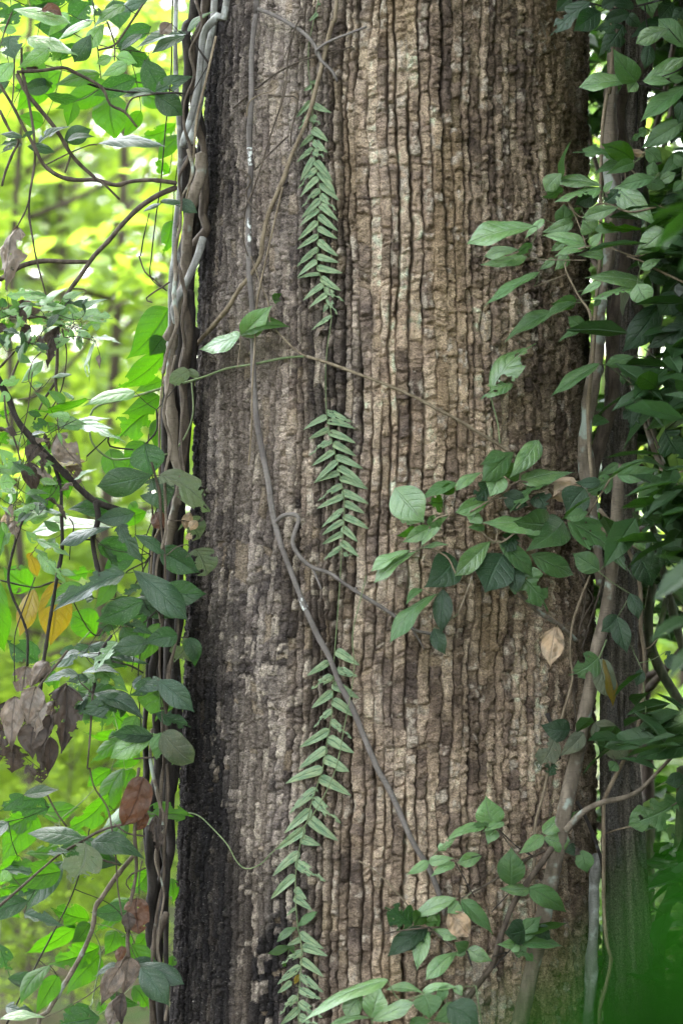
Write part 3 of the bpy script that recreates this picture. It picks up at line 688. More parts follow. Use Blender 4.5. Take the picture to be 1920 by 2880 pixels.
for lb, st, r, yy in (('dark brown stem filling the gap behind the curving grey liana', 'L1 1400,0 1370,300 1340,600 1390,900 1360,1200 1350,1500 1330,1764 L2 1300,300 1310,600', 40, .40),
                  ('dark wrinkled stem behind the rough ringed liana and the broken stub', 'L1 1290,900 1300,1200 1310,1500 1250,1764 L2 1240,300 1250,600 1200,900 1220,1200 1190,1500', 42, .36),
                  ('wide brown stem flattened on the black bark below the broken stub', 'L2 1330,500 1290,800 1230,1100 1230,1400 1190,1764 L3 1170,300 1190,700 1150,1100', 46, .40),
                  ('black-brown stem behind the dusty leaf pairs low in the left bundle', 'L2 1180,1300 1200,1600 L3 1140,200 1130,600 1120,1000 1140,1400 1120,1764 L4 1120,300 1100,700 1110,1100', 40, .38),
                  ('dark fibrous stem at the back of the left bundle foot', 'L3 1180,900 1170,1400 1190,1764 L4 1140,200 1160,500 1110,900 1100,1300 1110,1764', 34, .40),
                  ('dark stem pressed into the corner between the black flank and the bundle', 'L2 1330,900 1290,1200 1270,1500 L3 1250,0 1240,300 1235,700 1215,1000 1225,1300 1215,1764 L4 1190,150', 30, .44),
                  ('deep brown stem at the outer rear of the left bundle', 'L2 1150,1100 1130,1400 1110,1700 L3 1060,200 1040,600 1030,900 1020,1200 1000,1500 1010,1764 L4 1000,300 1030,650', 24, .34),
                  ('brown stem between the outer brown stem and the slack dark one', 'L3 1100,500 1090,800 1100,1100 1110,1500 1100,1764 L4 1080,200 1075,500 1080,800 1070,1100 1080,1500 1080,1764', 30, .33)):
    liana('shaded_liana', lb, 'dark_stem', st, r, r * .85, Y=yy, rough=.35, cat='liana')
# ------------------------------------------------------------------ leafy climbers and branches left of the trunk
plant('leafy_branch', 'arching brown branch with grey-green leaves at the upper left', 'branch',
 '''L1 90,65,495,165,92,p 470,90,330,255,90,p 75,245,108,410,170,h 0,190,120,215,60,p 190,262,555,390,98,p 340,330,120,470,105,p 405,345,360,425,58,p 625,240,510,430,125,h
 640,140,395,285,55,p 720,165,610,345,95,p 860,35,630,210,75,b 1015,0,810,80,75,h 770,390,665,440,65,p 805,395,948,437,95,p 875,440,700,530,85,p 690,512,375,588,92,b 690,60,650,110,60,h
 265,990,500,870,48,h 445,970,632,890,120,h 465,968,660,945,34,D 675,990,1142,1012,84,h 160,945,0,925,44,h 160,945,245,900,38,h 130,970,0,1005,40,h 150,990,0,1062,48,h 190,1008,385,1052,62,h
 55,100,0,60,66,D 100,430,-10,570,95,p 180,470,272,470,50,k 120,1560,45,2000,145,d 290,75,430,110,50,r''',
 [('L1 0,580 90,730 160,870 240,1010 300,1130 400,1210 520,1240 660,1240 800,1275 900,1250 1050,1240 1215,1262', 11, 17), ('L1 120,510 200,660 380,880 490,1060 570,1150 655,1225', 15, 12),
  ('L1 660,1225 730,1280 825,1375', 9, 7), ('L1 150,330 155,480 190,640 225,850 240,1000 240,1130 205,1360 205,1500 230,1660 L2 255,30 330,310', 11, 6), ('L1 0,760 70,900 130,970 90,1060 40,1180 15,1280', 11, 9),
  ('L1 120,495 300,485 430,465 500,490 700,600 760,720 860,770 945,875', 11, 8), ('L1 490,1070 450,1190', 8, 5), ('L1 985,30 860,220 790,310 680,345', 8, 8), ('L1 740,150 790,300 790,420', 8, 4),
  ('L1 310,1140 490,1050 620,1000 670,998', 5, 5), ('L1 205,1365 180,1450 122,1560', 5, 5), ('L1 85,85 40,200 0,330', 6, 6), ('L1 860,775 900,690 950,665 1060,650', 7, 5), ('L1 100,400 95,600 85,720', 6, 5)],
 Y=-.02, mat='brown_stem', twig='dark_stem', seed=3)
plant('slender_twig', 'slender twig with opposite smooth leaves reaching over the straight grey liana', 'twig',
 '''L1 1285,235,930,338,55,h 1290,215,1490,75,45,b 1275,250,1042,372,75,h 985,235,830,350,52,h 1075,635,1342,525,100,h 1070,640,840,670,52,h 1068,655,1265,800,150,h 1105,1385,1255,1405,38,h 1110,1400,985,1462,28,h 1220,1380,1365,1470,78,h 1180,160,1100,240,85,d''',
 [('L1 600,570 680,600 850,630 1060,645 1200,640 1320,650', 8, 6), ('L1 1310,240 1370,340 1440,440', 5, 8), ('L1 1030,1470 990,1640 970,1764', 5, 5), ('L1 1320,650 1440,440', 4, 4), ('L1 1110,1395 1240,1420 1280,1460', 4, 4)], Y=.04, mat='dark_stem', twig='dark_stem', seed=5)
plant('backlit_climber', 'climber with broad glowing green leaves hanging behind the upper left branches', 'climber',
 '''L1 640,0,470,190,190,B 780,0,822,205,155,B 1150,600,795,560,150,b 745,570,380,750,165,b 420,490,110,770,175,b 775,640,800,980,210,b 510,700,465,880,100,b 1215,850,960,945,100,b 1260,930,1085,1110,100,b 1190,1520,1120,1764,110,b
 1170,1190,1060,1100,80,b 250,520,90,640,90,b 980,650,1180,760,120,b 300,850,120,800,110,b''',
 [('L1 1320,700 1150,610 900,560 700,560 430,480 200,420', 7, 5), ('L1 700,560 660,200 640,0', 5, 5)], Y=.75, mat='dark_stem', twig='dark_stem', seed=6, jit=.2)
liana('diagonal_branch', 'bare grey-brown branch dropping diagonally from the bundle into the tangled leaves', 'brown_stem',
 'L1 1215,1290 1080,1350 950,1440 850,1540 750,1660 650,1764 L2 560,130 450,290 405,480 395,750 385,870 400,1000 405,1200', 20, 8, Y=.0, cat='branch', knots=.15,
 extra=[('L2 620,40 450,40 300,35 150,70 0,165', 15, 17), ('L2 390,860 300,1000 240,1130', 9, 6), ('L2 430,500 460,650 450,800 410,960 300,1130', 5, 5), ('L2 500,225 580,230 595,255 570,280', 5, 3), ('L2 960,0 1000,110 1060,160 1150,240', 6, 5, .15), ('L2 1170,180 1010,290 1050,320', 6, 4, .1)])
plant('tangled_climber', 'tangle of tattered grey-green leaves and dry scraps on the diagonal branch', 'climber',
 '''L2 270,330,482,212,48,p 280,372,502,370,48,p 300,402,555,442,90,x 500,402,785,432,78,x 540,482,720,470,90,x 580,362,748,298,38,g 430,312,592,248,50,p 350,352,450,330,50,f 50,272,255,250,78,x 110,505,222,330,58,p 0,500,105,470,78,f
 0,380,62,412,40,g 70,432,302,372,82,d 100,342,285,342,50,r 520,512,642,580,46,x 642,560,850,612,40,x 390,490,330,770,110,k 660,580,620,890,36,x 690,680,690,775,30,d 350,842,505,820,34,g 0,892,142,850,66,x 150,872,302,720,66,p
 130,700,225,742,48,g 60,940,-5,1010,66,p 0,420,90,390,40,x 40,300,-10,350,60,D 210,480,130,560,70,k 20,560,110,520,50,f 420,470,300,440,60,x 60,600,0,560,40,x 300,250,260,330,30,f 170,300,110,400,50,k 240,560,150,650,50,g 300,880,220,900,40,x 430,400,520,330,60,x 470,520,400,560,50,x
 20,460,-10,540,60,k 120,620,170,690,46,D 330,330,420,420,70,g 200,420,330,470,60,x 60,380,160,330,46,g''',
 [('L2 220,560 140,700 70,860', 9, 8), ('L2 100,660 0,770', 9, 9), ('L2 430,480 300,420 150,430 0,400', 8, 5), ('L2 225,800 190,1080 130,1330 180,1530', 4, 4), ('L2 400,575 520,555 640,580', 5, 4), ('L2 240,560 300,640 230,720 200,860 260,960 130,990', 5, 4), ('L2 30,960 50,1130 110,1290 150,1440 190,1540', 7, 7)],
 Y=-.05, mat='brown_stem', twig='dark_stem', seed=8, jit=.08)
plant('broad_leaf_climber', 'row of broad backlit green leaves hanging along the left of the bundle', 'climber',
 '''L2 1165,360,870,710,240,b 1130,560,1030,690,130,b 1135,670,775,920,155,b 1120,860,930,940,90,b 1100,965,835,1090,120,b 1080,1040,785,1295,190,b 1090,1120,1080,1345,90,b 1000,1280,870,1500,160,b 760,1330,860,1610,150,b 900,1700,960,1764,70,b
 L3 1010,0,812,95,100,b 1120,90,1090,280,100,b''',
 [('L2 1180,200 1165,360 1140,600 1120,860 1090,1100 1020,1290 L3 1060,100', 6, 6)], Y=.42, mat='brown_stem', twig='green_stem', seed=9, jit=.08)
plant('shaded_climber', 'bluish dark green climber with large drooping leaves over the bundle at mid height', 'climber',
 '''L2 935,938,560,1042,85,p 605,990,180,1050,38,b 1000,1290,1052,1515,215,D 1050,1510,668,1585,185,h 1050,1530,1135,1780,220,h 1100,1510,1448,1762,155,o 1305,790,1165,872,90,o 1290,790,1372,832,50,o 1130,1590,1150,1660,50,r
 L3 820,85,990,352,125,h 770,105,408,232,58,h 770,105,208,152,38,p 862,420,358,695,170,h 920,400,1292,748,188,h 980,510,835,572,58,D 810,792,668,785,54,h 845,765,1067,855,80,h 850,790,912,930,115,h 790,1000,982,890,105,h 1225,850,985,905,130,D
 765,1000,545,990,38,h 765,1000,1032,1052,48,h 550,960,400,1042,40,h''',
 [('L2 1080,1060 1080,1200 1010,1290', 8, 6), ('L3 990,350 890,400 870,420', 6, 6), ('L3 770,850 700,950 685,1010 650,1200 640,1260', 12, 9), ('L3 775,1030 900,1060 990,1110', 7, 6), ('L3 1040,300 1000,350', 6, 6), ('L3 1110,640 1080,680 990,765', 4, 4), ('L3 950,820 910,1100', 3, 3)],
 Y=.02, mat='dark_stem', twig='dark_stem', seed=12)
for s_, lb, lf in (('a', 'round grey-green leaf clinging to the black bark below two dry petals', 'L3 1345,255,1420,440,192,R'), ('b', 'round grey-green leaf with dry pinkish petals stuck on the dark flank', 'L3 1270,60,1375,185,170,R 1310,0,1275,125,70,t 1360,60,1310,130,60,t 1290,150,1330,195,50,t 1080,0,1130,112,95,r'),
                   ('c', 'pair of dusty olive leaves against the black flank at mid height', 'L3 1300,872,1198,1035,150,o 1302,862,1340,1072,110,D')):
    plant('clinging_leaf', lb, 'leaf', lf, [('L3 1150,300 1220,240 1290,225', 4, 4)] if s_ == 'a' else [('L3 1180,60 1270,60', 4, 4)] if s_ == 'b' else [('L3 1210,860 1300,865', 4, 4)], Y=.05, mat='brown_stem', twig='brown_stem', seed=15)
plant('mottled_shrub', 'grey-green tattered leaves speckled white around a leaning dark branch', 'shrub',
 '''L2 390,1230,572,1455,170,d 460,1430,592,1615,80,d 590,1415,318,1432,55,y 400,1290,245,1380,66,g 330,1150,210,1180,78,D 390,1200,320,1140,68,g 400,1150,872,1292,105,x 510,1150,765,1120,56,p 0,1330,122,1432,88,x 0,1470,162,1492,68,p 0,1570,122,1560,108,p 190,1540,332,1770,135,x
 200,1420,240,1640,120,k 250,1300,200,1440,90,k 300,1350,290,1500,60,k 130,1640,20,1700,60,g 60,1100,0,1070,60,b 420,1080,480,1130,60,b 60,1210,0,1310,90,b 250,1220,170,1360,80,D 400,1500,470,1680,130,b 380,1560,330,1760,120,b 100,1420,0,1450,60,x
 L3 480,15,180,5,60,x 100,30,0,70,60,t 60,20,200,100,90,x 210,60,340,30,60,p 300,60,420,130,60,g 100,60,120,190,70,d 250,190,490,310,70,x 240,250,380,440,90,x 220,280,190,330,40,y 210,300,260,450,70,y 60,60,0,330,100,b 420,410,535,438,44,p 130,380,200,385,30,g 330,340,460,500,60,x 380,180,300,280,40,g 180,130,280,210,60,x''',
 [('L2 -20,830 60,980 120,1130 220,1260 330,1380 450,1500 570,1620 680,1700 840,1760', 24, 24), ('L2 660,1690 L3 680,50 640,180 660,330 690,440', 22, 16), ('L2 380,1450 420,1600 425,1764 L3 430,250 400,420 370,600 330,850 300,1050 280,1250', 14, 13), ('L3 640,190 565,190', 8, 4),
  ('L3 195,-40 110,200 60,430 80,560 150,720 190,850 190,1060', 8, 9), ('L3 245,450 150,700 105,850 100,1000 105,1170', 4, 4), ('L2 750,1240 760,1310 920,1335', 7, 6), ('L2 600,1380 740,1250', 5, 4), ('L3 480,40 510,100 490,200 480,330', 6, 4)],
 Y=.0, mat='dark_stem', twig='brown_stem', seed=18, jit=.09)
plant('yellowing_climber', 'climber with two hanging yellow leaves among dark and green backlit ones', 'climber',
 '''L3 240,530,135,862,120,y 385,475,350,922,210,y 235,520,18,380,180,b 0,480,35,965,170,b 295,1065,48,880,170,B 720,420,965,280,120,B 450,440,645,400,88,b 660,850,478,690,190,b 870,600,675,880,170,B 900,590,1015,770,150,B 1010,700,960,1000,130,B 990,900,860,1080,120,b 320,1060,390,1260,110,b''',
 [('L3 1030,320 870,600 660,850 430,500 240,520 0,470', 5, 5)], Y=.50, mat='dark_stem', twig='green_stem', seed=20, jit=.12)
plant('dry_leaf_cluster', 'hanging cluster of curled dry brown leaves at the left', 'dead leaves',
 '''L3 185,1060,150,1300,150,d 330,1030,210,1215,110,d 100,1270,78,1655,140,d 250,1200,195,1490,150,d 300,1260,258,1590,80,d 30,1310,15,1570,110,k 250,1450,230,1705,185,k 100,1600,85,1800,200,k 460,1190,420,1665,215,k 360,1400,300,1780,100,k 350,1550,330,1820,110,k 20,1500,-10,1740,120,k 380,1300,330,1450,80,d 210,1400,170,1520,80,k
 L4 270,0,285,112,120,k 180,-20,250,60,80,k''', [('L3 465,955 400,1040 270,1200 200,1300', 8, 7), ('L3 460,1180 340,1260', 7, 6)], Y=-.02, mat='brown_stem', twig='brown_stem', seed=22, jit=.06, lean=.05)
plant('hanging_spray', 'fresh grey-green spray of opposite leaves hanging below the dry leaves at the left', 'climber',
 '''L3 565,1110,832,1115,45,h 540,1120,288,1182,68,h 612,1150,448,1172,60,h 600,1265,313,1500,92,h 622,1270,702,1515,215,X 650,1250,995,1432,108,h 1075,1165,1070,1445,270,X 1090,1160,1342,1380,150,h 1090,1530,760,1700,138,p 1100,1520,1190,1742,215,X 1120,1520,1335,1725,170,o
 L4 870,250,700,432,48,p 165,185,412,150,80,D 170,185,0,300,98,D 580,490,188,452,105,D 590,520,500,800,235,o 630,510,1002,632,148,D 480,580,305,595,48,D 225,720,0,708,78,h 62,710,0,790,78,p 835,1360,650,1442,58,h 960,1345,1272,1492,128,h 970,1370,1168,1642,165,h 315,1720,0,1732,58,p''',
 [('L3 640,1260 625,1500 605,1764 L4 620,0 650,130 740,270 775,440 800,620 810,800 840,1000 870,1130', 8, 5), ('L4 880,380 700,430 560,510 420,590 320,670 150,820 0,950', 9, 9), ('L4 330,190 400,320 460,400', 8, 8), ('L4 690,630 760,650 830,670', 9, 7), ('L4 790,385 880,450 1000,470', 6, 6), ('L3 560,1180 640,1250', 6, 6), ('L4 905,730 1005,690', 6, 6), ('L3 920,1700 1070,1690', 6, 6)],
 Y=-.03, mat='brown_stem', twig='brown_stem', seed=24)
plant('glowing_shrub', 'shrub with bright backlit green leaves filling the lower left behind the grey branch', 'shrub',
 '''L3 780,1370,922,1492,110,b 855,1530,568,1512,68,b 830,1560,620,1735,100,b 960,1690,760,1764,90,b
 L4 245,295,0,425,150,b 240,310,15,665,215,b 280,300,552,270,120,b 440,640,178,990,165,B 300,670,130,765,80,b 620,1040,345,962,148,b 545,1080,163,1278,118,b 620,1070,490,1205,120,b 690,1230,328,1358,168,b 690,1290,458,1565,175,b 890,900,650,1140,130,b 800,1120,718,1290,120,b 770,10,600,132,108,b 860,0,735,350,125,b 910,0,860,155,90,b
 620,480,385,552,58,b 530,440,625,492,56,b 660,530,790,600,56,b 0,920,142,1035,98,b 0,1215,70,1440,120,B 1030,700,900,865,135,b 1185,760,1190,945,80,b 920,1500,1032,1665,125,b 690,1720,335,1780,180,B 620,1640,415,1780,150,B 680,1610,745,1690,90,b 900,1230,820,1130,80,b 940,1240,940,1330,80,b 1010,1150,920,1240,90,b 60,880,0,830,80,b 1190,1290,1170,1400,60,b''',
 [('L4 610,1065 700,1080 800,1110 870,1150', 4, 4), ('L4 690,1290 720,1240 870,1150 1010,1160', 4, 5), ('L4 250,300 330,320 410,360', 5, 5), ('L4 610,1065 690,1230 680,1400 600,1764', 4, 6)], Y=.48, mat='green_stem', twig='green_stem', seed=26, jit=.14)
liana('leaning_grey_branch', 'leaning mottled grey branch with knots at the lower left', 'lichen_stem',
 'L4 915,610 800,750 700,900 660,960 640,1100 580,1250 500,1400 420,1530 330,1680 265,1780', 16, 17, Y=.1, dn=True, knots=.25, cat='branch')
plant('rusty_leaf_strand', 'dangling dark strap stem holding rusty dead leaves beside the bundle', 'dead leaves',
 '''L4 985,60,850,400,180,r 1005,300,945,432,70,r 940,895,960,1145,160,r 880,990,900,1120,90,k 893,1300,850,1562,160,d 830,1370,695,1642,130,d 795,1590,750,1790,110,d 845,1550,840,1790,85,k 855,1230,812,1335,60,r 1075,320,1085,580,110,k''',
 [('L4 960,0 930,180 960,210 930,420 940,700 900,950 880,1200 890,1300', 13, 14), ('L4 1000,690 900,740 870,800 920,860', 6, 6), ('L4 880,1280 830,1370 800,1600', 8, 5), ('L4 980,640 960,760 960,880', 5, 4)], Y=-.02, mat='brown_stem', twig='brown_stem', seed=28, jit=.03, lean=.05)

def scraps(n, box, kinds, seed, lo, hi):
    r = random.Random(seed); out = 'P '
    for _ in range(n):
        x = r.uniform(box[0], box[2]); y = r.uniform(box[1], box[3]); a = r.gauss(.25, .9) + (math.pi if r.random() < .35 else 0); L = r.uniform(lo, hi)
        out += f'{x:.0f},{y:.0f},{x + L * math.cos(a):.0f},{y + L * math.sin(a):.0f},{L * r.uniform(.16, .42):.0f},{r.choice(kinds)} '
    return out
plant('ragged_climber', 'ragged mat of small insect-eaten leaves round the bare diagonal branch', 'climber', scraps(46, (-5, 835, 240, 985), 'xxpphggkx', 3, 26, 72), [('P 250,930 140,900 60,880 -10,900', 3, 3), ('P 200,840 150,900 90,960 20,990', 3, 2)], Y=-.08, mat='dark_stem', twig='dark_stem', seed=70, jit=.09)
plant('speckled_climber', 'speckled worn leaves crowding the dark leaning branch at the left edge', 'climber', scraps(44, (-5, 1120, 215, 1500), 'xxpphgDkd', 5, 34, 84), [('P 215,1180 130,1230 60,1330 40,1480', 3, 3), ('P 20,1130 70,1240 60,1330', 3, 2)], Y=-.06, mat='dark_stem', twig='dark_stem', seed=71, jit=.1)

def droop(n, box, kinds, seed, lo, hi, right=.5):
    r = random.Random(seed); out = 'P '
    for _ in range(n):
        x = r.uniform(box[0], box[2]); y = r.uniform(box[1], box[3]); a = r.uniform(-.15, 1.15); L = r.uniform(lo, hi)
        sg = 1 if r.random() < right else -1
        out += f'{x:.0f},{y:.0f},{x + sg * L * math.cos(a):.0f},{y + L * math.sin(a):.0f},{L * r.uniform(.28, .5):.0f},{r.choice(kinds)} '
    return out
plant('deep_green_climber', 'deep green climber with big overlapping leaves half covering the left bundle', 'climber', droop(34, (235, 1420, 455, 2080), 'hhDDgBX', 21, 85, 150), [('P 445,1420 400,1560 420,1720 390,1880 400,2090', 4, 5), ('P 420,1720 300,1760 230,1850', 3, 2), ('P 400,1560 300,1540 240,1480', 3, 2)], Y=.06, mat='dark_stem', twig='dark_stem', seed=72, jit=.07)
plant('low_dark_shrub', 'shrub of dark drooping leaves below the hanging spray at the left', 'shrub', droop(24, (0, 2230, 400, 2850), 'hDDBbb', 22, 95, 165, .45), [('P 20,2880 110,2700 210,2500 260,2300', 6, 4), ('P 210,2500 330,2560 400,2700', 4, 3)], Y=.12, mat='dark_stem', twig='dark_stem', seed=73, jit=.1)
plant('canopy_spray', 'dark leafy spray dipping into the bright background above the arching branch', 'climber', droop(20, (-10, -20, 430, 330), 'hDBBbb', 23, 90, 150), [('P -20,-30 120,40 260,120 420,150', 4, 3), ('P 120,40 80,200 20,330', 3, 2)], Y=.3, mat='dark_stem', twig='dark_stem', seed=74, jit=.15)
_r = random.Random(8)
for lb, x0, y0, x1, y1, mt in (('wiry brown stem looping over the curving grey liana', 560, 0, 500, 640, 'brown_stem'), ('frayed grey stem across the rough ringed liana', 540, 420, 470, 1050, 'lichen_stem'), ('thin bark-covered stem twisting beside the broken stub', 520, 760, 505, 1420, 'brown_stem'), ('thin pale stem snaking down the middle of the bundle', 480, 1000, 440, 1750, 'lichen_stem'),
                           ('wiry dark stem wound round the outer brown stem', 440, 1300, 470, 2100, 'brown_stem'), ('frayed brown stem in front of the slack dark stem', 500, 1700, 440, 2480, 'brown_stem'), ('thin grey stem twisting round the bundle foot', 430, 2050, 470, 2870, 'lichen_stem'), ('rope-like stem leaning into the bundle foot', 480, 2150, 430, 2870, 'brown_stem')):
    n = 9; q = [(x0 + (x1 - x0) * i / n + _r.uniform(-16, 16), y0 + (y1 - y0) * i / n) for i in range(n + 1)]
    liana('wiry_liana', lb, mt, 'P ' + ' '.join(f'{a:.0f},{b:.0f}' for a, b in q), _r.uniform(9, 15), _r.uniform(7, 11), Y=.02, rough=.4, knots=.35, cat='vine')
# ------------------------------------------------------------------ right of the trunk: second stem, lianas
def small_trunk(name, label, pts, rads, Y, seed, mat, cat='tree'):
    """fissured stem with long strips of bark"""
    P = [np.array(pt(x, y, Y)) for x, y in pts]
    P = [P[0] + np.array([.02, .02, 3.0])] + P + [np.array([P[-1][0] + .02, P[-1][1], -0.1])]
    r = np.array([rads[0]] + list(rads) + [rads[-1] * 1.3]) / 1000
    C, T = catmull(P, .006); n = len(C); m = 84
    R = np.interp(T * (len(r) - 1), np.arange(len(r)), r)
    A = np.linspace(-np.pi, np.pi, m, endpoint=False)[None, :]; Zc = C[:, 2][:, None]
    w = A + .25 * (vnoise(A * 1.0 + 9, Zc * 2 + seed, seed) - .5) + .12 * (vnoise(A * 4, Zc * 7, seed + 1) - .5)
    f = vnoise(w * 6.5, Zc * 2.4, seed + 2); g = vnoise(w * 15, Zc * 5, seed + 3)
    H = -.011 * (1 - sstep(.0, .13, np.abs(f - .5))) - .005 * (1 - sstep(0, .2, np.abs(g - .5))) + .004 * (vnoise(w * 30, Zc * 60, seed + 4) - .5)
    Rr = R[:, None] + H
    V = np.stack([C[:, 0][:, None] + Rr * np.sin(A), C[:, 1][:, None] - Rr * np.cos(A), Zc + 0 * A], -1).reshape(-1, 3)
    idx = np.arange(n * m).reshape(n, m)
    F = np.stack([idx[:-1], idx[1:], np.roll(idx[1:], -1, 1), np.roll(idx[:-1], -1, 1)], -1).reshape(-1, 4)
    base = np.array([.21, .185, .15]); q = vnoise(w * 9, Zc * 3, seed + 5)[..., None]; k = vnoise(w * 3, Zc * 9, seed + 6)[..., None]
    Cc = (base * (.55 + .9 * q)) * (1 - .4 * (k > .62)) + .06 * (k > .7)
    return tag(obj(name, mesh_np(name, V, F, mat, True, Cc.reshape(-1, 3))), label, cat)
small_trunk('slender_tree', 'slender grey-brown stem with stringy fissured bark right of the big trunk',
            [(1800, -100), (1775, 300), (1755, 700), (1748, 1000), (1738, 1440), (1740, 1800), (1742, 2160), (1758, 2500), (1775, 2900)], [42, 44, 46, 48, 54, 56, 60, 70, 84], .50, 71, M['bark'])
liana('strap_liana', 'broad brown strap-like liana twisting down beside the slender stem', 'brown_stem', 'R1 1340,250 1250,500 1160,650 1130,850 1180,1100 1190,1400 R2 1170,-20 1130,250 1090,450 1080,700 1090,950 1010,1250 940,1480 930,1700', 58, 62, Y=.28, rough=.2, flat=.75, cat='liana', up=True, seg=14)
liana('rough_liana', 'rough dark-barked liana squeezed between the big trunk and the strap liana', 'lichen_stem', 'R1 1060,900 1080,1300 R2 1060,0 1000,300 980,600 940,900 900,1150 900,1450 R3 960,100 1000,500', 40, 44, Y=.20, rough=.35, knots=.15, up=True, cat='liana', seg=14)
liana('tan_upright_vine', 'thin tan vine hanging straight in front of the strap liana', 'tan_stem', 'R1 1070,540 1050,620 1020,800 1005,1000 1000,1300 995,1764 R2 965,350 945,700 915,1000 920,1300 940,1530', 13, 13, Y=.02, knots=.08, cat='vine', up=True)
liana('pole_liana', 'thick brown pole-like liana with pale lichen leaning across the lower right', 'lichen_stem',
  'R2 1130,1450 R3 1090,300 1030,700 970,950 930,1200 870,1500 R4 815,0 760,250 700,550 640,850 590,1100 520,1400 440,1764 420,1850', 44, 60, Y=.02, knots=.07, rough=.12, dn=True, cat='liana', seg=14)
liana('forking_branch', 'mottled branch forking from the pole liana up to the right', 'lichen_stem', 'R4 760,430 870,310 1000,240 1160,205 1270,150 1380,40 R3 1568,1600', 24, 14, Y=-.04, cat='branch', knots=.12, rough=.2,
  extra=[('R4 1560,-300 R3 1480,1390', 6, 5)])
liana('crossing_branch', 'brown branch slanting down across the pole liana through the lower leaves', 'brown_stem', 'R4 665,550 560,700 450,850 370,1000 300,1200 250,1360 150,1500 60,1630 C4 1560,1790', 22, 18, Y=-.05, cat='branch', knots=.12,
  extra=[('R4 610,570 530,610 450,650 270,770 40,900', 10, 7), ('R4 450,640 300,430', 5, 4), ('R4 530,610 470,560', 6, 4)])
liana('tan_rod_vine', 'straight tan rod-like vine in front of the dark gap left of the pole liana', 'tan_stem', 'R3 925,440 860,600 800,800 790,1000 805,1150 740,1390 R4 640,20 600,200 550,380 540,600 540,1000', 8, 11, Y=.05, cat='vine', knots=.1)
liana('forked_vine', 'pair of thin brown vines hanging in the dark gap above the tan dead leaf', 'brown_stem', 'R3 840,400 890,500 890,640 850,830 840,900', 8, 6, Y=.15, cat='vine', extra=[('R3 1040,390 960,650 870,940', 8, 7), ('R3 910,530 950,600 900,690 860,780', 5, 4), ('R3 800,1150 830,1440', 7, 6)])
liana('looping_vine', 'grey-green vine arching over and down the face of the slender stem', 'tan_stem', 'R3 990,-20 1120,150 1220,330 1270,520 1275,800 1300,1000 1290,1250 1240,1550 1190,1650 R4 1120,20 1040,180 1020,280 1020,700 1020,950 1040,1200 1070,1320 1040,1480 1000,1640 990,1764', 15, 14, Y=(.12, .05), cat='vine', knots=.08, dn=True,
  extra=[('R3 1600,1545 1400,1565 1240,1600', 12, 13), ('R4 1040,450 1130,420 1250,395', 7, 6), ('R3 1290,950 1340,930 1390,870', 6, 4)])
liana('arched_twig', 'tan arched twig bridging the two vines above the slender stem', 'tan_stem', 'R3 860,-10 900,30 1010,120 1100,185 1160,195', 15, 12, Y=.0, cat='twig', knots=.1)
liana('stump_liana', 'flat grey dead liana stub with a broken top beside the pole liana', 'grey_stem', 'R4 985,600 965,720 955,800 950,1100 935,1400 920,1660 915,1764', 34, 56, Y=.26, dn=True, rough=.25, cat='liana', seg=14)
liana('curved_dark_vine', 'dark smooth vine curving down to the grey dead stub', 'dark_stem', 'R4 835,230 900,350 960,500 1005,640 1010,760', 13, 12, Y=.15, cat='vine')
liana('leaning_vine', 'pale vine leaning from the dark leaves down to the right edge', 'lichen_stem', 'R2 1205,870 1300,1150 1400,1420 1500,1560 1580,1720 R3 1640,100', 15, 22, Y=.05, cat='vine', knots=.08, extra=[('R2 1240,880 1330,1150 1440,1430', 9, 9)])
liana('mossy_liana', 'mossy dark liana leaning at the right edge behind the slender stem', 'mossy_stem', 'R2 1340,1500 R3 1340,0 1390,250 1440,450 1500,700 1560,950 1600,1200', 28, 32, Y=.75, cat='liana', up=True, dn=True)
liana('swooping_liana', 'thick dark liana swooping out to the right edge at mid height', 'mossy_stem', 'R3 1360,500 1330,700 1340,900 1420,1110 1500,1240 1600,1400', 30, 40, Y=.65, cat='liana', extra=[('R3 1450,600 1400,800 1330,1000', 22, 18), ('R3 1500,560 1568,620', 16, 14)])
liana('edge_stem', 'stout mossy stem at the lower right edge', 'mossy_stem', 'R3 1560,1764 R4 1540,560 1490,850 1420,1050 1400,1400 1420,1764', 40, 52, Y=.55, cat='liana', dn=True)
liana('broken_twig', 'broken lichened twig stub hanging above the tan dead leaf', 'lichen_stem', 'R3 430,560 560,680 700,770 830,885', 14, 17, Y=.05, cat='twig', off=.09)

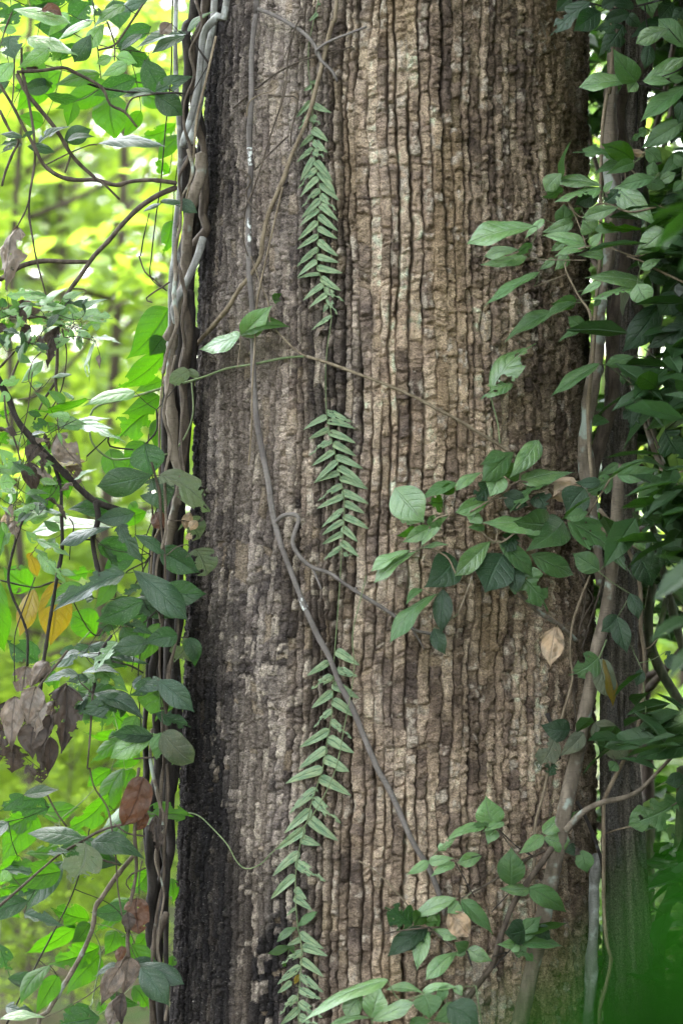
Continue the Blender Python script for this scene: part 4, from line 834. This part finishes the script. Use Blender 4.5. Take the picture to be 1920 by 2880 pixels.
# ------------------------------------------------------------------ leafy climbers on the right
plant('shaded_foliage', 'dark shaded climber leaves over the upper right of the trunk', 'climber',
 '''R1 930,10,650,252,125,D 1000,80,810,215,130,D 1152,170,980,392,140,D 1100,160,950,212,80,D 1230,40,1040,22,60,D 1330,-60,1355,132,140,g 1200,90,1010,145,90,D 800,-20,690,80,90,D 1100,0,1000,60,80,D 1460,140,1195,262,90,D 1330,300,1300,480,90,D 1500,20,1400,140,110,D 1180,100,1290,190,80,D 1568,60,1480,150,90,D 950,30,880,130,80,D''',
 [('R1 1600,-60 1300,30 1100,60 930,20', 8, 5), ('R1 1300,30 1330,300', 5, 4)], Y=-.12, mat='dark_stem', twig='dark_stem', seed=31, jit=.12)
plant('right_top_spray', 'spray of long pale leaves with drip tips at the upper right edge', 'climber',
 '''R1 1470,200,1238,302,110,p 1610,345,1393,128,130,g 1250,560,1080,330,148,g 1232,562,845,602,88,p 1250,556,1185,638,80,p 1285,562,1580,400,110,p 1290,562,1488,572,62,p 1470,540,1580,545,58,g 1580,395,1440,492,58,p 1580,600,1268,842,108,g 1440,690,1465,722,34,p 1580,700,1535,855,95,D 1580,830,1275,1025,125,g 1312,885,1188,982,58,g 1580,905,1420,952,58,b''',
 [('R1 1620,640 1470,630 1350,600 1260,575', 5, 5), ('R1 1470,630 1500,800 1450,1000', 5, 5), ('R1 1255,560 1245,900', 7, 6, .3), ('R1 1620,420 1500,500 1300,560', 5, 4)], Y=-.15, mat='dark_stem', twig='dark_stem', seed=32, jit=.08)
plant('right_upper_climber', 'dense spray of dusty green leaves reaching over the trunk from the upper right', 'climber',
 '''R1 1160,1080,800,1050,80,g 1230,1105,1000,990,125,b 1312,1062,1188,1030,48,t 1310,1030,1422,1115,100,g 1160,1110,948,1198,58,g 1580,1050,1395,1222,88,g 1230,1122,1030,1202,78,g 1400,1190,1312,1150,88,g 1372,1230,1110,1292,88,g 1310,1250,1458,1302,92,g 1395,1255,1520,1190,70,p 722,1240,816,945,42,b
 732,1195,618,1320,110,p 740,1300,583,1365,70,b 1010,1282,678,1258,80,p 1000,1292,675,1392,70,p 1020,1320,1087,1240,40,p 990,1330,820,1412,120,D 1098,1288,1392,1572,148,p 1122,1430,868,1502,88,p 1150,1370,1120,1452,58,p 1030,1392,1140,1300,90,D 738,1562,748,1402,108,g 868,1430,778,1502,58,b
 565,1560,75,1682,105,p 610,1510,475,1652,50,p 812,1530,588,1602,88,p 902,1692,593,1620,80,p 940,1600,872,1510,125,p 930,1692,1012,1600,58,p 1312,1572,920,1490,58,b 950,1570,1127,1602,50,p 887,1695,678,1770,58,p 772,1650,652,1732,55,p 930,1700,1022,1766,50,p 440,1722,195,1770,66,p 527,1680,400,1768,60,b
 1452,1588,1233,1762,155,p 1450,1600,1600,1610,125,p 1580,1470,1525,1560,60,p 1580,1690,1340,1722,66,p 1400,1450,1310,1410,60,b 1420,1400,1568,1350,60,D 1330,1230,1200,1310,50,D 1568,1250,1490,1330,60,g 1480,1450,1568,1500,70,y 1200,1330,1330,1380,70,D 1568,1150,1500,1060,60,g 1080,1060,1180,1180,80,D
 R2 490,2,168,62,66,p 682,20,570,97,52,p 770,-12,680,102,80,p 1022,5,830,-5,48,p 1300,190,888,152,98,p 1262,205,930,302,68,p 1250,192,1322,338,148,p 1002,180,860,272,48,p 580,110,188,355,66,g 832,300,655,332,92,b 815,320,580,482,58,g 772,340,618,432,40,p 660,385,330,605,98,g 890,500,772,415,92,g 882,500,698,605,48,g 1300,30,1500,60,60,D 1280,90,1420,20,60,p 1330,120,1480,180,80,D 1240,130,1150,420,60,o 1000,290,950,350,40,g''',
 [('R1 1620,1300 1450,1290 1300,1260 1160,1110', 7, 5), ('R1 1400,1420 1200,1460 1000,1400 870,1500 760,1370', 7, 6), ('R1 1240,1120 1165,1110 1170,1240', 5, 4), ('R1 1620,1500 1400,1420', 8, 7), ('R1 1450,1700 1250,1764 1010,1690 900,1700 700,1764', 6, 5), ('R2 760,40 760,100 850,280 915,370 945,490', 5, 9), ('R2 540,212 650,170 760,130', 4, 4), ('R2 1568,180 1380,90 1290,40 1180,0', 9, 7), ('R2 945,490 890,505', 4, 4), ('R1 760,1370 830,1500 900,1692', 5, 5), ('R2 500,10 620,25 900,30', 4, 4)],
 Y=-.16, mat='tan_stem', twig='green_stem', seed=33, jit=.09)
plant('right_dark_climber', 'dark glossy bluish leaves hanging at the right edge at mid height', 'climber',
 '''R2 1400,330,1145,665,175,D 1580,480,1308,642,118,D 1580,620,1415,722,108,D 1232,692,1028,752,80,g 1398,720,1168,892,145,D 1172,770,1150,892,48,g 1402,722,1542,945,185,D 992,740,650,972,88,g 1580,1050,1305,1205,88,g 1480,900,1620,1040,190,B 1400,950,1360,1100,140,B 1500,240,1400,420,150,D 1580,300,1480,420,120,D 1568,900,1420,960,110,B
 1440,1200,1568,1400,200,B 1300,1000,1220,1180,120,B 1568,780,1500,870,80,D 1220,1000,1200,1200,100,B''',
 [('R2 1620,700 1400,722 1240,690 1040,750 990,742', 5, 4), ('R2 1400,722 1300,640', 4, 4), ('R2 1040,750 1140,820 1210,880', 5, 6)], Y=-.05, mat='mossy_stem', twig='mossy_stem', seed=34, jit=.09)
plant('tattered_leaf', 'single tattered pale leaf hung with holes on a thin stalk before the trunk', 'leaf', 'R2 240,930,562,598,165,x 395,880,168,992,76,x', [('R2 240,940 250,1000 290,1150 305,1290', 4, 5)], off=(.10, .12), mat='green_stem', twig='green_stem', seed=36, jit=0)
plant('trunk_side_cluster', 'big cluster of glossy green leaves jutting over the trunk at right mid height', 'climber',
 '''P 1110,1372,1192,1472,92,p C2 1570,1560,1318,1682,66,g 1560,1590,1440,1640,60,b 1480,1690,1380,1700,90,b C3 1180,12,1350,72,95,p 1290,110,1158,162,52,b 1400,105,1198,212,86,p 1522,22,1335,235,62,p 1330,252,1525,228,40,p 1310,268,1008,492,58,p 1272,262,985,412,48,p 1560,310,1345,522,200,D 1340,530,1228,642,40,g 1450,560,1118,902,82,g 1480,530,1472,842,118,D 1420,800,1500,985,96,D 1390,30,1470,130,80,b
 R2 180,1490,0,1622,56,p 570,1268,370,1532,105,p 400,1352,178,1555,125,g 330,1352,168,1442,58,g 312,1500,232,1662,118,p 440,1492,308,1512,80,b 450,1552,832,1490,98,p 612,1560,370,1768,58,g 240,1682,-5,1768,88,p 330,1640,500,1720,130,D 250,1580,120,1690,100,D 560,1640,620,1764,130,D
 R3 240,202,-8,445,118,p 612,82,178,72,86,p 662,92,395,62,138,g 298,200,548,468,118,g 330,288,202,558,240,D 742,62,478,275,155,g 400,400,638,695,215,g 520,290,818,438,128,g 200,100,80,105,40,g 150,-10,100,75,90,p 420,150,330,290,100,D 380,380,420,560,120,D''',
 [('R2 640,1600 500,1560 410,1560 240,1680 100,1764', 5, 6), ('R2 240,1675 480,1650 640,1600', 6, 6), ('R3 300,80 275,210 250,215', 5, 4), ('R2 250,1690 R3 100,30 280,210 430,130', 5, 6), ('C3 1330,250 1420,60 1520,20', 6, 6), ('R3 125,420 70,570 20,700', 7, 5), ('R2 520,1560 500,1650 420,1740', 4, 4), ('C3 1340,240 1500,300 1568,420', 6, 6)],
 off=(.14, .17), Y=-.1, mat='tan_stem', twig='green_stem', seed=37, jit=.03)
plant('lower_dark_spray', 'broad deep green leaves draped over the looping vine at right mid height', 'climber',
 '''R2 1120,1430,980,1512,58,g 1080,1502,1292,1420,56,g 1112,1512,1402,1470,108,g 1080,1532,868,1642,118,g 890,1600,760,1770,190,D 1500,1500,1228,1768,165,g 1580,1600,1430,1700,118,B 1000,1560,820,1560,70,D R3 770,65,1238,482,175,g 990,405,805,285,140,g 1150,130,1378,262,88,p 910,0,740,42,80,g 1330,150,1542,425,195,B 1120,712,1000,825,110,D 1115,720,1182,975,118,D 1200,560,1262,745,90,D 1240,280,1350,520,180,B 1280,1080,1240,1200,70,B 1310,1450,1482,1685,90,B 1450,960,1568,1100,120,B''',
 [('R2 1080,1510 1000,1640 R3 900,20 770,60', 6, 5), ('R2 1400,1470 1500,1500 1568,1480', 6, 6), ('R3 1150,190 1260,260', 5, 4)], Y=-.08, mat='tan_stem', twig='green_stem', seed=38, jit=.06)
for lb, lf, st, k in (('curled brown dead leaf caught in the right hand leaf cluster', 'R2 870,1575,655,1665,105,t', 'R2 875,1575 920,1600 990,1650', 41),
                      ('pale tan dead leaf with holes dangling below the broken twig', 'R3 690,782,655,1078,140,t', 'R3 690,790 700,770', 42),
                      ('folded tan dead leaf lying in the lower leaf sprig on the trunk', 'R4 -50,990,105,1170,150,t', 'R4 -50,985 -70,1010', 43)):
    plant('dead_leaf', lb, 'dead leaf', lf, [(st, 4, 4)], off=(.13, .15), Y=-.12, mat='brown_stem', twig='brown_stem', seed=k, jit=0)
plant('climbing_leaf_pair', 'two dusty leaves and a yellowed one clasping the pole liana', 'climber', 'R3 985,1002,772,1125,165,g 990,1012,1062,1275,138,o 1012,1012,1082,1345,58,y', [('R3 1040,880 990,1005', 6, 5)], Y=-.06, mat='green_stem', twig='green_stem', seed=44, jit=.01)
plant('clinging_leaves', 'dull green insect-bitten leaves against the dark gap left of the pole liana', 'climber', 'R3 790,1500,580,1462,145,D 882,1520,712,1685,108,o 682,1560,565,1770,135,o R4 680,-30,640,60,90,D', [('R3 630,1390 690,1550 720,1700', 12, 9)], Y=.02, mat='dark_stem', twig='dark_stem', seed=45, jit=.02)
plant('grey_leaf', 'large grey-green bitten leaf hanging on the slender stem', 'leaf', 'R3 955,1450,1182,1710,170,o R4 1110,-40,1060,20,80,g', [('R3 930,1390 955,1450', 5, 4)], Y=.02, mat='brown_stem', twig='brown_stem', seed=46, jit=0)
plant('tattered_right_leaf', 'large tattered green leaf full of holes at the lower right edge', 'climber', 'R4 1530,232,1188,395,205,X 1580,60,1440,102,98,B 1560,120,1600,300,120,B', [('R4 1600,200 1530,235 1300,380 1240,395', 6, 5)], Y=-.06, mat='brown_stem', twig='brown_stem', seed=47, jit=.02)
plant('lower_right_sprig', 'sprig of ribbed green leaves around the crossing branch at the lower right', 'climber',
 '''R4 268,390,212,188,165,p 250,402,92,402,30,g 205,402,-70,500,56,p 330,370,185,442,48,p 272,420,220,527,78,p 182,605,10,655,80,p 385,812,385,545,170,g 602,450,852,290,88,p 600,462,433,592,68,p 600,480,792,500,118,p 512,830,298,832,58,p 505,822,765,995,118,g 40,910,262,1155,105,g 390,1200,592,1020,118,g 440,1155,770,1070,40,b 450,1212,755,1242,78,g
 500,1100,330,1135,120,D 560,1100,660,1180,110,D 400,1240,562,1345,78,g 420,1205,280,1215,50,p 430,1200,392,1272,58,p 82,1250,258,1332,98,p 80,1245,-10,1200,78,g 70,1252,-10,1292,40,p 20,920,-60,1000,90,p
 C4 1382,640,1228,738,58,p 1382,652,1562,620,66,p 1560,650,1395,752,58,p 1450,565,1580,470,58,p''',
 [('R4 300,425 420,540 530,610', 4, 5), ('R4 370,860 250,990', 4, 4), ('R4 350,1270 260,1300', 5, 4), ('R4 0,650 60,760 130,890', 4, 4), ('R4 430,1200 340,1290 260,1380', 4, 5), ('R4 80,1260 110,1360', 7, 6), ('R4 -30,640 180,600', 3, 3), ('R4 590,480 640,530', 4, 4)],
 off=(.13, .15), Y=-.1, mat='dark_stem', twig='green_stem', seed=48, jit=.02)
plant('trunk_foot_sprig', 'dark ribbed leaves fanned out on the bark left of the folded dead leaf', 'climber',
 '''C4 1270,1082,1078,958,165,D 1265,1032,1580,895,105,p 1380,1022,1465,1100,90,b 1360,1000,1280,1090,80,b 1380,1100,1098,1302,115,D 1372,1112,1300,1398,98,p 1402,1130,1150,1292,95,D 1580,1268,1362,1465,98,p 1410,1110,1580,1180,70,p 1395,1090,1420,1000,60,p''',
 [('C4 1080,1142 1200,1120 1385,1098', 6, 6), ('C4 1385,1100 1450,1150 1568,1255', 6, 7)], off=(.10, .14), mat='brown_stem', twig='green_stem', seed=49, jit=0)
plant('low_front_shrub', 'slim shrub with long drooping leaves in front of the trunk foot', 'shrub',
 '''C4 1105,1458,488,1775,86,p 932,1560,818,1732,125,p 985,1722,1055,1508,155,p 985,1722,700,1770,48,p 990,1742,1292,1610,98,p 1342,1552,1078,1532,48,p 1342,1562,1502,1480,58,p 1345,1542,1590,1522,58,p 1350,1562,1385,1735,175,g 1590,1640,1410,1742,125,g 1250,1775,1410,1740,78,g 1500,1500,1420,1640,70,g
 R4 -60,1640,165,1780,190,D 0,1500,45,1575,60,p''',
 [('C4 1345,1550 1350,1764 1360,2100', 5, 7), ('C4 990,1730 1050,1900 1360,2100', 4, 5), ('C4 1100,1470 1190,1600 1345,1560', 4, 4), ('C4 880,1560 985,1722', 3, 4), ('R4 140,1500 180,1764', 5, 5), ('C4 1360,2100 1370,2600', 9, 12)], Y=-.35, mat='green_stem', twig='green_stem', seed=50, jit=.05)
plant('stub_leaf', 'lone round green leaf beside the broken top of the grey stub', 'leaf', 'R4 872,565,905,725,118,g 840,560,748,582,80,D 860,560,820,600,50,k', [('R4 820,540 870,570', 4, 4)], Y=.0, mat='brown_stem', twig='brown_stem', seed=51, jit=.01)
# ------------------------------------------------------------------ background trees
M['far_leaf'] = leaf_material('sunlit_far_leaf', (0.068, 0.130, 0.010), (0.068, 0.12, 0.01), (0.34, 0.49, 0.045), 0.55, rough=0.5, spots=0.1)
M['far_leaf_grey'] = leaf_material('dull_far_leaf', (0.07, 0.12, 0.045), (0.07, 0.12, 0.045), (0.20, 0.34, 0.07), 0.45, rough=0.6, spots=0.1)
def crown_mesh(seed, n, size, h0, h1, rx, mat, clumps=26):
    rng = np.random.RandomState(seed)
    cz = rng.uniform(h0, h1, clumps); f = (cz - h0) / (h1 - h0)
    rad = rx * np.sqrt(rng.rand(clumps)) * (0.6 + 0.6 * np.sin(np.pi * np.clip(f * .8 + .12, 0, 1)))
    ca = rng.uniform(0, 2 * np.pi, clumps)
    cc = np.stack([rad * np.cos(ca), rad * np.sin(ca), cz], -1)
    k = rng.randint(0, clumps, n)
    P = cc[k] + rng.randn(n, 3) * np.array([.26, .26, .17]) * rx * .55
    az = rng.uniform(0, 2 * np.pi, n); el = rng.uniform(-.7, .35, n)
    X = np.stack([np.cos(az) * np.cos(el), np.sin(az) * np.cos(el), np.sin(el)], -1)
    N = np.stack([rng.randn(n) * .45, rng.randn(n) * .45, np.ones(n)], -1); N -= X * (N * X).sum(1)[:, None]; N /= np.linalg.norm(N, axis=1)[:, None]
    S = np.cross(N, X); L = size * rng.uniform(.6, 1.3, n)[:, None]; Wd = L * .21
    a = P; b_ = P + X * L * .3 + S * Wd + N * L * .06; c = P + X * L * .3 - S * Wd + N * L * .06
    d = P + X * L * .68 + S * Wd * .8 + N * L * .03; e = P + X * L * .68 - S * Wd * .8 + N * L * .03; t = P + X * L - N * L * .08; m = P + X * L * .5
    V = np.stack([a, b_, c, d, e, t, m], 1).reshape(-1, 3)
    i = (np.arange(n) * 7)[:, None]
    F = np.concatenate([i + [[0, 6, 1]], i + [[0, 2, 6]], i + [[1, 6, 3]], i + [[2, 4, 6]], i + [[3, 6, 5]], i + [[4, 5, 6]]], 0)
    uv = np.tile(np.array([[0, .5], [.3, 1], [.3, 0], [.7, .9], [.7, .1], [1, .5], [.5, .5]]), (n, 1))
    return mesh_np('crown', V, F, M[mat], False, None, uv), cc
PROTO = []
M['thicket_leaf'] = leaf_material('thicket_leaf', (0.016, 0.042, 0.014), (0.025, 0.055, 0.02), (0.045, 0.14, 0.008), 0.22, rough=0.45, spots=0.1)
for q in range(8):
    dull = q in (4, 5)
    h1 = 5.2 + (q % 6) * .5
    if q > 5: me, cc = crown_mesh(300 + q, 4200, .16, .15, h1, .62, 'thicket_leaf', 60)
    else: me, cc = crown_mesh(300 + q, 1700 if not dull else 2400, .17, .35, h1, 1.25, 'far_leaf_grey' if dull else 'far_leaf', 30)
    rng = np.random.RandomState(q); tb = Tubes()
    tb.add([(0, 0, -.1), (.05, .03, 1.2), (-.05, .06, h1 * .6), (.08, 0, h1)], .032, .012, step=.15, seg=7)
    for c in cc[::2]:
        z0 = max(.2, c[2] - .6); tb.add([(0, 0, z0), (c[0] * .5, c[1] * .5, z0 + .2), tuple(c)], .016, .005, step=.2, seg=5)
    PROTO.append((me, tb.mesh('trunk', M['brown_stem'])))
def sapling(x, y, q, sc_, rot, label, group):
    root = empty('sapling', (x, y, 0), label, 'tree', group)
    root.scale = (sc_, sc_, sc_); root.rotation_euler = (0, 0, rot)
    obj('trunk', PROTO[q][1], root); obj('crown', PROTO[q][0], root)
rb = random.Random(4)
for i, (x, y, q) in enumerate([(-1.35, 5.2, 0), (-1.9, 7.4, 1), (-.95, 9.0, 2), (-2.6, 8.6, 3), (-1.7, 11.5, 4), (-3.0, 13.5, 0), (-1.1, 14, 1), (-2.2, 16.5, 5), (-4.2, 11, 2), (-3.9, 17, 4), (-5.6, 14, 3), (-.2, 12, 5), (-4.8, 7.5, 1), (-6.5, 10, 0), (-2.5, 6.0, 1), (-1.5, 9.8, 3), (-3.3, 10.4, 2), (-2.4, 12.4, 3), (-1.05, 6.2, 2), (-1.65, 10.6, 0), (-2.1, 15, 1)]):
    sapling(x, y, q, rb.uniform(.8, 1.15), rb.uniform(0, 6), *(('bright yellow-green sapling beyond the vine bundle left of the trunk', 'sunlit saplings behind the left vines') if q < 4 else ('dull grey-green sapling beyond the vine bundle left of the trunk', 'dull saplings behind the left vines')))
for i, (x, y, q) in enumerate([(1.5, 5.0, 4), (2.0, 7.5, 2), (1.5, 9.5, 0), (2.6, 9, 3), (2.1, 13, 4), (3.4, 12.5, 5), (3.0, 16, 1), (4.6, 10, 2), (1.0, 15, 3), (5.8, 13, 0), (4.4, 17, 4)]):
    sapling(x, y, q, rb.uniform(.8, 1.1), rb.uniform(0, 6), *(('bright sapling beyond the slender stem right of the trunk', 'bright saplings behind the right vines') if q < 4 else ('dull green sapling beyond the slender stem right of the trunk', 'dull saplings behind the right vines')))
for (x, y, q, k) in [(-1.35, 5.0, 3, .27), (-.8, 4.4, 2, .25), (-1.1, 6.1, 0, .3), (-1.05, 3.9, 1, .22), (-1.25, 4.2, 1, .26), (-.95, 5.0, 0, .24), (-1.5, 6.5, 3, .30), (-1.1, 7.5, 1, .33), (-1.8, 9.5, 2, .34), (-1.3, 10.5, 5, .34), (-2.0, 13, 0, .45), (-1.4, 14, 4, .45), (-1.6, 8.2, 0, .34), (-2.3, 10, 4, .38), (-1.2, 11.5, 5, .36), (-3.2, 12, 1, .36), (-2.0, 14, 4, .42), (-3.6, 15.5, 5, .42), (-1.4, 16.5, 0, .4), (-2.8, 18.5, 4, .5), (-4.4, 18, 5, .45), (-.9, 18.5, 4, .5), (2.2, 11, 4, .38), (3.0, 14.5, 5, .4), (2.4, 17.5, 4, .5), (4.2, 15, 0, .4)]:
    sapling(x, y, q, k, rb.uniform(0, 6), 'low leafy bush on the forest floor behind the vines at the %s' % ('left' if x < 0 else 'right'), 'low bushes behind the %s vines' % ('left' if x < 0 else 'right'))
def far_wood():
    me, cc = crown_mesh(77, 9000, .62, 0, 13, 1, 'far_leaf_grey', 260)
    V = np.zeros(len(me.vertices) * 3, np.float32); me.vertices.foreach_get('co', V); V = V.reshape(-1, 7, 3)
    r = np.random.RandomState(9); k = r.randint(0, 90, len(V)); cx = r.uniform(-30, 30, 90); cy = r.uniform(21, 34, 90)
    V[..., 0] += (cx[k] + r.randn(len(V)) * .6)[:, None]; V[..., 1] += (cy[k] + r.randn(len(V)) * .6)[:, None]
    me.vertices.foreach_set('co', V.ravel()); me.update()
    tag(obj('distant_wood', me), 'hazy mass of distant forest foliage', 'forest', kind='stuff')
far_wood()

# ------------------------------------------------------------------ the tree's own crown high above the frame, spread wide to shade the climbers
def tree_crown():
    tb = Tubes()
    rng = np.random.RandomState(3); tips = []
    for k in range(7):
        a = k / 7 * 2 * np.pi + rng.uniform(-.3, .3); L = rng.uniform(2.8, 4.4)
        e = np.array([.17 + L * np.cos(a), AX + L * np.sin(a), 8.6 + rng.uniform(0, 1.6)])
        tb.add([(.17, AX, 7.0 + rng.uniform(0, 1)), (.17 + .4 * L * np.cos(a), AX + .4 * L * np.sin(a), 8.2), tuple(e)], .16, .05, step=.2, seg=8); tips.append(e)
    obj('limbs', tb.mesh('limbs', M['brown_stem']), TREE, TREE.location)
    me, cc = crown_mesh(55, 10000, .27, -.8, 1.6, 4.3, 'far_leaf', 110)
    V = np.zeros(len(me.vertices) * 3, np.float32); me.vertices.foreach_get('co', V); V = V.reshape(-1, 3); V += np.array([.17, AX, 8.9], np.float32)
    me.vertices.foreach_set('co', V.ravel()); me.update(); obj('crown', me, TREE, TREE.location)
tree_crown()
def shade_tree(x, y, lean, h, r, n, label):
    root = empty('overhanging_tree', (x, y, 0), label, 'tree')
    tb = Tubes(); e = np.array([x + lean[0], y + lean[1], h])
    tb.add([(x, y, -.1), (x + .1, y, h * .5), tuple(e)], .13, .05, step=.15); obj('trunk', tb.mesh('trunk', M['brown_stem']), root, root.location)
    tb = Tubes()
    for k in range(6): tb.add([tuple(e - np.array([0, 0, .5])), tuple(e + np.array([math.cos(k) * r * .7, math.sin(k) * r * .7, .3]))], .04, .012, step=.2, seg=6)
    tb.objects('limb', M['brown_stem'], root)
    me, cc = crown_mesh(int(h * 10), n, .24, -.7, 1.1, r, 'far_leaf_grey', 40)
    V = np.zeros(len(me.vertices) * 3, np.float32); me.vertices.foreach_get('co', V); V = V.reshape(-1, 3) + e.astype(np.float32)
    me.vertices.foreach_set('co', V.ravel()); me.update(); obj('crown', me, root, root.location)
shade_tree(1.3, -8.2, (-1.5, .7), 4.2, 1.15, 1300, 'unseen thin tree added near the camera to shade the seedling')  # added out of view to keep the sun off the near seedling
shade_tree(2.6, .2, (-1.25, -.7), 4.5, 1.15, 4200, 'leafy understory tree overhanging the upper right of the trunk')
# saplings added on the right to block light from that side
for (x, y, q, s_) in [(2.9, -.9, 4, .75), (3.6, .8, 5, .9), (2.3, 2.1, 4, .9), (1.75, 2.6, 5, .8), (4.2, -2.2, 5, .9), (5.0, -.4, 4, 1.0), (3.2, -3.0, 4, .9), (2.05, -2.0, 5, .8), (2.1, -3.4, 4, .85), (1.75, 1.2, 4, .7)]:
    sapling(x, y, q, s_, rb.uniform(0, 6), 'dull green sapling added right of the trunk to darken that side', 'saplings added to darken the right side')

for lb, gp, spots in (('dense dark shrub behind the slender stem and the lianas right of the trunk', 'dark shrubs behind the right lianas', [(1.75, 2.3, 7, .95), (.98, 1.65, 7, .95)]),
                      ('unseen dense dark shrub added at the right to shade the trunk', 'shading shrubs added at the right', [(1.78, -1.0, 7, .95), (1.62, -2.0, 6, .95), (1.5, -3.1, 7, .9), (2.35, -.3, 6, 1.0), (2.6, -2.6, 7, 1.0), (1.62, .55, 6, .95), (1.58, -.35, 7, .95), (1.95, -1.6, 7, 1.15), (2.2, -.9, 6, 1.2)]),  # added out of frame to cut light from the right front
                      ('unseen dense dark shrub added at the left to shade the flank', 'shading shrubs added at the left', [(-2.1, -1.6, 6, .9), (-1.9, -3.0, 7, .9), (-2.7, -.4, 7, 1.0)])):  # added out of frame to darken the left flank
    for x, y, q, s_ in spots: sapling(x, y, q, s_, rb.uniform(0, 6), lb, gp)
for k in range(16):                                  # unseen trees added behind the camera to block low sky light
    a = -math.pi / 2 + (k - 7.5) * .155
    sapling(15.5 * math.cos(a) * (1 + .12 * (k % 3)), 1 + 15.5 * math.sin(a) * (1 + .12 * (k % 3)), 4 + k % 2, 1.55 + .12 * (k % 4), k * 1.3, 'unseen tall tree added behind the camera to block low sky light', 'sky-blocking trees added behind the camera')
# ------------------------------------------------------------------ out-of-focus plant close to the lens at the lower right
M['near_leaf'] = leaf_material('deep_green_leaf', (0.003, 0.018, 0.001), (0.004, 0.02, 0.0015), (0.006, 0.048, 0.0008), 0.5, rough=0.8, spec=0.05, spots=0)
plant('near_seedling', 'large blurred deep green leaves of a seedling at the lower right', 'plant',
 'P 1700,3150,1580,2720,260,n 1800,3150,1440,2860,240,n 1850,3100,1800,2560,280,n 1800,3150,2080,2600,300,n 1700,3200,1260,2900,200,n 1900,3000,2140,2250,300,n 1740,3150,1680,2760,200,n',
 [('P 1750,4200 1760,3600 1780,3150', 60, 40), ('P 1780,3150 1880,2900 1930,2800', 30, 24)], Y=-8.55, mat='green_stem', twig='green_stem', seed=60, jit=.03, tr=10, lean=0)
